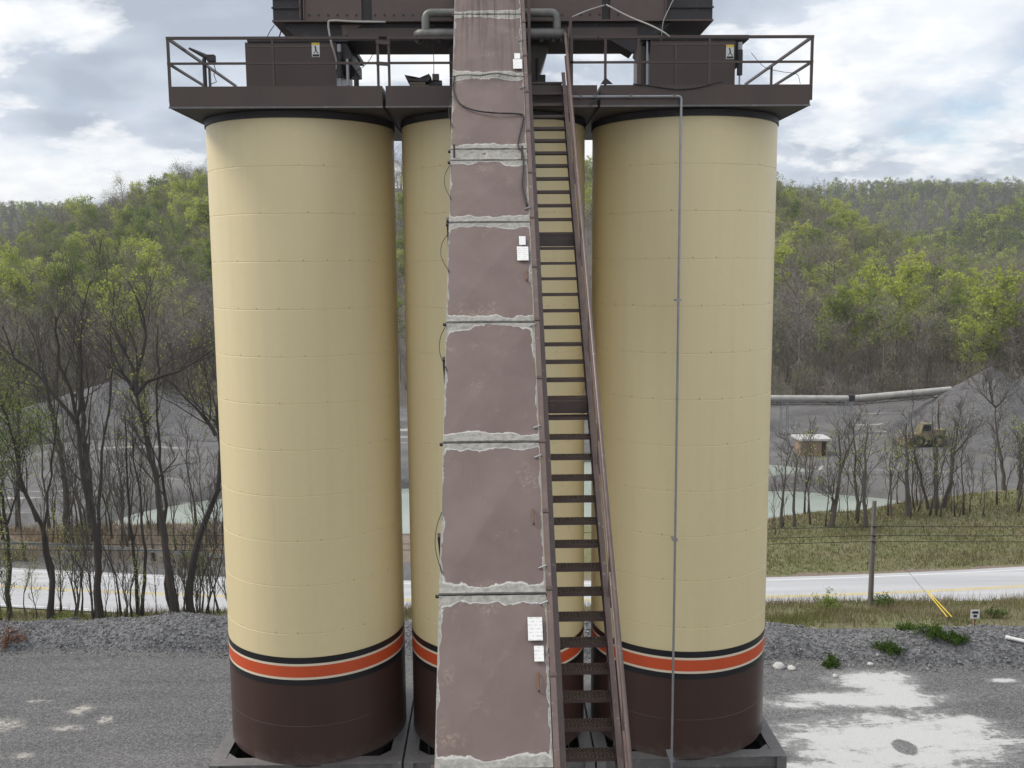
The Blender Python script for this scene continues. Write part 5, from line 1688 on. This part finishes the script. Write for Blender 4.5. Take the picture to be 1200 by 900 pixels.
# ------------------------------------------------------------------ hillside forest
def far_tree(kind, seed, lod):
    g_ = np.random.default_rng(seed)
    h = g_.uniform(12, 17.5)
    hw = g_.uniform(2.6, 4.0)
    stem = [(0, 0, -0.5), (g_.normal(0, .2), g_.normal(0, .2), h * 0.45), (g_.normal(0, .5), g_.normal(0, .5), h * 0.92)]
    wood = MB()
    P = np.array(stem)
    wood.tube(P, [0.22, 0.15, 0.04] if lod == 0 else [0.14, 0.1, 0.03], 5, False)
    cs = g_.uniform(0.26, 0.42) if lod == 0 else 0.04
    cen = []
    nlimb = 12 if lod == 0 else 8
    for k in range(nlimb):
        f = cs + (0.93 - cs) * (k + g_.uniform(0, 1)) / nlimb
        p = np.array([np.interp(f, [0, .49, 1], P[:, j]) for j in range(3)])
        p[2] = f * h * 0.92
        a = g_.uniform(0, 6.28)
        rr_ = hw * math.sqrt(max(0.05, 1 - ((f - 0.62) / 0.55) ** 2)) * g_.uniform(0.6, 1.15)
        e = p + np.array([math.cos(a) * rr_, math.sin(a) * rr_, rr_ * g_.uniform(0.5, 1.1)])
        m_ = (p + e) / 2 + (0, 0, -0.15)
        wood.tube([p, m_, e], [0.08, 0.055, 0.02], 3, False)
        cen.append((e, p))
        for q in range(4 if lod == 0 else 1):
            t = g_.uniform(0.35, 1)
            b = p + (e - p) * t
            d = g_.normal(0, 1, 3) * (0.9, 0.9, 0.6) + (0, 0, 0.7)
            wood.tube([b, b + d * 0.9], [0.035, 0.012], 3, False)
            cen.append((b + d * 0.9, b))
    C = np.array([c[0] for c in cen])
    tw = MB()
    n = (950 if lod == 0 else 260)
    i = g_.integers(0, len(C), n)
    b = C[i] + g_.normal(0, 0.75, (n, 3))
    d = g_.normal(0, 1, (n, 3)) * (0.55, 0.55, 0.5) + ((0, 0, 0.6) if lod == 0 else (0, 0, 0.0))
    d *= (g_.uniform(0.5, 1.3, n))[:, None]
    w_ = np.cross(d, g_.normal(0, 1, (n, 3)))
    w_ /= np.linalg.norm(w_, axis=1)[:, None] + 1e-9
    w_ *= 0.022 if lod == 0 else 0.13
    tw.add(np.stack([b - w_, b + w_, b + d], 1).reshape(-1, 3), (), np.arange(3 * n).reshape(-1, 3))
    lf = None
    if kind != 'bare':
        per = {'spring': 27, 'mid': 20, 'bud': 9}[kind]
        if lod:
            per = int(per * 0.8)
        lf = leaf_tris(C, per, 0.42 if lod == 0 else 0.8, 0.42 if lod == 0 else 0.8, seed + 3)
        if kind == 'bud':
            lf = leaf_tris(C, per, 0.24 if lod == 0 else 0.5, 0.7, seed + 3)
    mats = {'spring': 'leaf_spring', 'mid': 'leaf_mid', 'bud': 'leaf_dull'}
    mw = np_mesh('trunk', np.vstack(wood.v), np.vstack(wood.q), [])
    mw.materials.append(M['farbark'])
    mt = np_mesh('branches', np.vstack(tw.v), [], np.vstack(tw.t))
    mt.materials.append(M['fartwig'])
    ml = None
    if lf:
        ml = np_mesh('crown', np.vstack(lf.v), np.vstack(lf.q), [])
        ml.materials.append(M[mats[kind]])
    # joined version for the mass
    jb = MB()
    jb.add(np.vstack(wood.v), np.vstack(wood.q))
    jb.add(np.vstack(tw.v), (), np.vstack(tw.t))
    if lf:
        jb.add(np.vstack(lf.v), np.vstack(lf.q))
    nq1, nt = sum(len(q) for q in wood.q), len(np.vstack(tw.t))
    mj = np_mesh('tree_mass', np.vstack(jb.v), np.vstack(jb.q), np.vstack(jb.t))
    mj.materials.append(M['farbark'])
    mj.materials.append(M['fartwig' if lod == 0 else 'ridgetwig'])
    mj.materials.append(M[mats.get(kind, 'leaf_mid')])
    tot = len(mj.polygons)
    idx = np.full(tot, 2, np.int32)
    idx[:nq1] = 0
    idx[tot - nt:] = 1
    mj.polygons.foreach_set('material_index', idx)
    return mw, mt, ml, mj, h


KINDS = ['bare'] * 4 + ['bud'] * 3 + ['mid'] * 3 + ['spring'] * 3
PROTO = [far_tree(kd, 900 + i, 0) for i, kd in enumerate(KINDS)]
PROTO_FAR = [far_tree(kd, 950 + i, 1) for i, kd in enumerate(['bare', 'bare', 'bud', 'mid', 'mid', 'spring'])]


def to_px(x, y, z):
    q = np.stack([x, y, z - CAM_Z], -1)
    R_, U_, W_ = np.array(r2), np.array(u2), np.array(fw)
    d = q @ W_
    return 600 + 1132.7 * (q @ R_) / d, 450 - 1132.7 * (q @ U_) / d, d


def scatter(y0, y1, spacing, jitter, lim):
    pts = []
    y_ = y0
    while y_ < y1:
        w_ = lim * y_ + 12
        xs = np.arange(-w_, w_, spacing)
        pts.append(np.stack([xs + rng.uniform(-jitter, jitter, len(xs)), y_ + rng.uniform(-jitter, jitter, len(xs))], -1))
        y_ += spacing
    return np.vstack(pts)


def kind_index(x, y, kinds, px):
    """which sort of tree grows where: budding and bare on the lower slopes, greener in bands and on the spurs, duller high on the left for cloud shadow"""
    patch = 0.5 + 0.5 * wav(x, y, 0.035, 3, 15)
    patch2 = 0.5 + 0.5 * wav(x, y, 0.016, 3, 17)
    gness = 0.10 + 0.5 * np.clip(patch - 0.35, 0, 1) + 0.4 * np.clip(patch2 - 0.4, 0, 1)
    left = 0.55 * np.exp(-((y - 275) / 48.0) ** 2) - 0.12 * sst(345, 420, y) + 0.02  # green thinned on the upper left crest to stand in for cloud shadow
    right = 0.02 + 0.45 * np.exp(-((y - 350) / 32.0) ** 2) * (px > 1020) + 0.22 * sst(390, 440, y) * (px < 1010)
    gness = np.where(y > 478, np.where(y > 795, 0.22, 0.34) + 0.35 * (patch2 - 0.5), gness + np.where(x < 0, left, right))
    u = rng.random(len(x))
    spring = u < gness * 0.55
    mid = (~spring) & (u < gness * 0.95)
    bud = (~spring) & (~mid) & (u < gness * 0.95 + 0.26)
    out = np.empty(len(x), int)
    groups = {k_: [i for i, q in enumerate(kinds) if q == k_] for k_ in ('bare', 'bud', 'mid', 'spring')}
    for i in range(len(x)):
        kd = 'spring' if spring[i] else 'mid' if mid[i] else 'bud' if bud[i] else 'bare'
        out[i] = groups[kd][rng.integers(0, len(groups[kd]))]
    return out


fp_ = scatter(168, 480, 5.9, 2.7, 0.60)
fx, fy = fp_[:, 0], fp_[:, 1]
fz = height(fx, fy)
keep = fz > -7.6
fx, fy, fz = fx[keep], fy[keep], fz[keep]
px, py, dd = to_px(fx, fy, fz + 6)
behind = (px > 262) & (px < 885)
keep = (~behind) | (rng.random(len(fx)) < 0.28)
fx, fy, fz, px, py, behind, dd = fx[keep], fy[keep], fz[keep], px[keep], py[keep], behind[keep], dd[keep]
fs = rng.uniform(0.72, 1.3, len(fx))
fk = kind_index(fx, fy, KINDS, px)
# the 300 that show largest and clearly become trees of their own
inview = (px > 4) & (px < 1196) & (~behind)
front = fs / dd * np.where(fy < 250, 1.15, 1.0)
order = np.argsort(-np.where(inview, front, -1))
single = np.zeros(len(fx), bool)
single[order[:290]] = True
LBL = {'bare': 'bare grey-brown forest tree %s the hillside', 'bud': 'thinly budding olive forest tree %s the hillside',
       'mid': 'green-leaved forest tree %s the hillside', 'spring': 'bright yellow-green forest tree %s the hillside'}
for i in np.nonzero(single)[0]:
    mw, mt, ml, mj, h = PROTO[fk[i]]
    kd = KINDS[fk[i]]
    zone = 'at the foot of' if fy[i] < 212 else 'low on' if fy[i] < 250 else 'halfway up'
    side = 'left of the silos' if fx[i] < 0 else 'right of the silos'
    t = thing('forest_tree', LBL[kd] % zone + ' ' + side, 'tree', (fx[i], fy[i], fz[i]), kd.replace('mid', 'green').replace('bud', 'budding').replace('spring', 'yellow-green') + ' forest trees ' + zone + ' the hill ' + side)
    t.rotation_euler = (0, 0, rng.uniform(0, 6.28))
    t.scale = (fs[i] * 1.0, fs[i] * 1.0, fs[i] * rng.uniform(0.9, 1.12))
    obj_mesh('trunk', mw, t)
    obj_mesh('branches', mt, t)['kind'] = 'stuff'
    if ml:
        obj_mesh('crown', ml, t)['kind'] = 'stuff'


def mass(name, protos, x, y, z, s, idx):
    cl = bpy.data.collections.new(name + '_kinds')          # not linked to the scene: only instanced from
    for i, p in enumerate(protos):
        o = bpy.data.objects.new('%s_%02d' % (name, i), p[3])
        cl.objects.link(o)
    me = bpy.data.meshes.new(name)
    me.vertices.add(len(x))
    me.vertices.foreach_set('co', np.stack([x, y, z], -1).astype(np.float32).ravel())
    a = me.attributes.new('pick', 'INT', 'POINT')
    a.data.foreach_set('value', idx.astype(np.int32))
    a = me.attributes.new('turn', 'FLOAT_VECTOR', 'POINT')
    rot = np.zeros((len(x), 3), np.float32)
    rot[:, 2] = rng.uniform(0, 6.28, len(x))
    rot[:, :2] = rng.normal(0, 0.04, (len(x), 2))
    a.data.foreach_set('vector', rot.ravel())
    a = me.attributes.new('size', 'FLOAT_VECTOR', 'POINT')
    a.data.foreach_set('vector', (s[:, None] * np.stack([np.ones_like(s), np.ones_like(s), rng.uniform(0.88, 1.15, len(s))], -1)).astype(np.float32).ravel())
    me.update()
    o = bpy.data.objects.new(name, me)
    COL.objects.link(o)
    o['kind'] = 'stuff'
    ng = bpy.data.node_groups.new(name + '_scatter', 'GeometryNodeTree')
    ng.interface.new_socket('Geometry', in_out='INPUT', socket_type='NodeSocketGeometry')
    ng.interface.new_socket('Geometry', in_out='OUTPUT', socket_type='NodeSocketGeometry')
    gi, go = ng.nodes.new('NodeGroupInput'), ng.nodes.new('NodeGroupOutput')
    ci = ng.nodes.new('GeometryNodeCollectionInfo')
    ci.inputs['Collection'].default_value = cl
    ci.inputs['Separate Children'].default_value = True
    ci.inputs['Reset Children'].default_value = True
    ip = ng.nodes.new('GeometryNodeInstanceOnPoints')
    ip.inputs['Pick Instance'].default_value = True

    def nat(nm, ty):
        n_ = ng.nodes.new('GeometryNodeInputNamedAttribute')
        n_.data_type = ty
        n_.inputs['Name'].default_value = nm
        return next(q for q in n_.outputs if q.enabled and q.name == 'Attribute')
    L_ = ng.links.new
    L_(gi.outputs[0], ip.inputs['Points'])
    L_(ci.outputs[0], ip.inputs['Instance'])
    L_(nat('pick', 'INT'), ip.inputs['Instance Index'])
    L_(nat('turn', 'FLOAT_VECTOR'), ip.inputs['Rotation'])
    L_(nat('size', 'FLOAT_VECTOR'), ip.inputs['Scale'])
    L_(ip.outputs[0], go.inputs[0])
    md = o.modifiers.new('scatter', 'NODES')
    md.node_group = ng
    return o


r_ = ~single
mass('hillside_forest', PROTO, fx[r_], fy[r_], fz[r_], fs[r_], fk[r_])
# distant ridges
fp2 = scatter(484, 790, 7.2, 3.4, 0.62)
fp3 = scatter(800, 1480, 9.0, 4.3, 0.64)
fq = np.vstack([fp2, fp3])
qx, qy = fq[:, 0], fq[:, 1]
qz = height(qx, qy)
px, py, dd = to_px(qx, qy, qz + 8)
keep = (px > -60) & (px < 1260) & (~((px > 275) & (px < 870)) | (rng.random(len(qx)) < 0.12))
qx, qy, qz = qx[keep], qy[keep], qz[keep]
KF = ['bare', 'bare', 'bud', 'mid', 'mid', 'spring']
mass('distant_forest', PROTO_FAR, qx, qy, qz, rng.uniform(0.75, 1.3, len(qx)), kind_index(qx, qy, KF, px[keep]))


# brush at the foot of the woods
def brush_proto(seed):
    g_ = np.random.default_rng(seed)
    jb = MB()
    tips = []
    for k in range(16):
        a, r_ = g_.uniform(0, 6.28), abs(g_.normal(0, 0.9))
        p = np.array([math.cos(a) * r_, math.sin(a) * r_, -0.2])
        h = g_.uniform(2.0, 5.5)
        q = p + (g_.normal(0, 0.5), g_.normal(0, 0.5), h)
        jb.tube([p, (p + q) / 2 + g_.normal(0, 0.12, 3), q], [0.05, 0.035, 0.012], 3, False)
        tips += [q, (p + q) / 2, p + (q - p) * 0.75]
    C = np.array(tips)
    nq = sum(len(q) for q in jb.q)
    n = 420
    b = C[g_.integers(0, len(C), n)] + g_.normal(0, 0.5, (n, 3))
    d = g_.normal(0, 0.45, (n, 3)) + (0, 0, 0.6)
    w_ = np.cross(d, g_.normal(0, 1, (n, 3)))
    w_ *= 0.022 / (np.linalg.norm(w_, axis=1)[:, None] + 1e-9)
    jb.add(np.stack([b - w_, b + w_, b + d], 1).reshape(-1, 3), (), np.arange(3 * n).reshape(-1, 3))
    if seed % 2:
        lf = leaf_tris(C, 5, 0.22, 0.5, seed)
        jb.add(np.vstack(lf.v), np.vstack(lf.q))
    me = np_mesh('brush', np.vstack(jb.v), np.vstack(jb.q), np.vstack(jb.t))
    for m_ in ('farbark', 'fartwig', 'leaf_dull'):
        me.materials.append(M[m_])
    tot, nt = len(me.polygons), n
    idx = np.full(tot, 2, np.int32)
    idx[:nq] = 0
    idx[tot - nt:] = 1
    me.polygons.foreach_set('material_index', idx)
    return (None, None, None, me, 4)


BR = [brush_proto(980 + i) for i in range(4)]
bp = scatter(162, 255, 4.2, 2.0, 0.60)
bx, by = bp[:, 0], bp[:, 1]
bz = height(bx, by)
px, py, dd = to_px(bx, by, bz)
k = (rng.random(len(bx)) < np.where((px > 262) & (px < 885), 0.25, 0.9)) & (bz > -7.8)
mass('forest_brush', BR, bx[k], by[k], bz[k], rng.uniform(0.6, 1.25, k.sum()), rng.integers(0, 4, k.sum()))

# ------------------------------------------------------------------ thin spring haze over the whole valley
hz = MB().box(-3200, 3200, -120, 3200, -14, 170).build('haze', 'white', kind='stuff')
hm = bpy.data.materials.new('valley_haze')
hm.use_nodes = True
ht = hm.node_tree
ht.nodes.clear()
pv = N(ht, 'ShaderNodeVolumePrincipled')
pv.inputs['Color'].default_value = (0.86, 0.90, 0.95, 1)
pv.inputs['Density'].default_value = 0.00015
ho = N(ht, 'ShaderNodeOutputMaterial')
ht.links.new(pv.outputs[0], ho.inputs['Volume'])
hz.data.materials.clear()
hz.data.materials.append(hm)
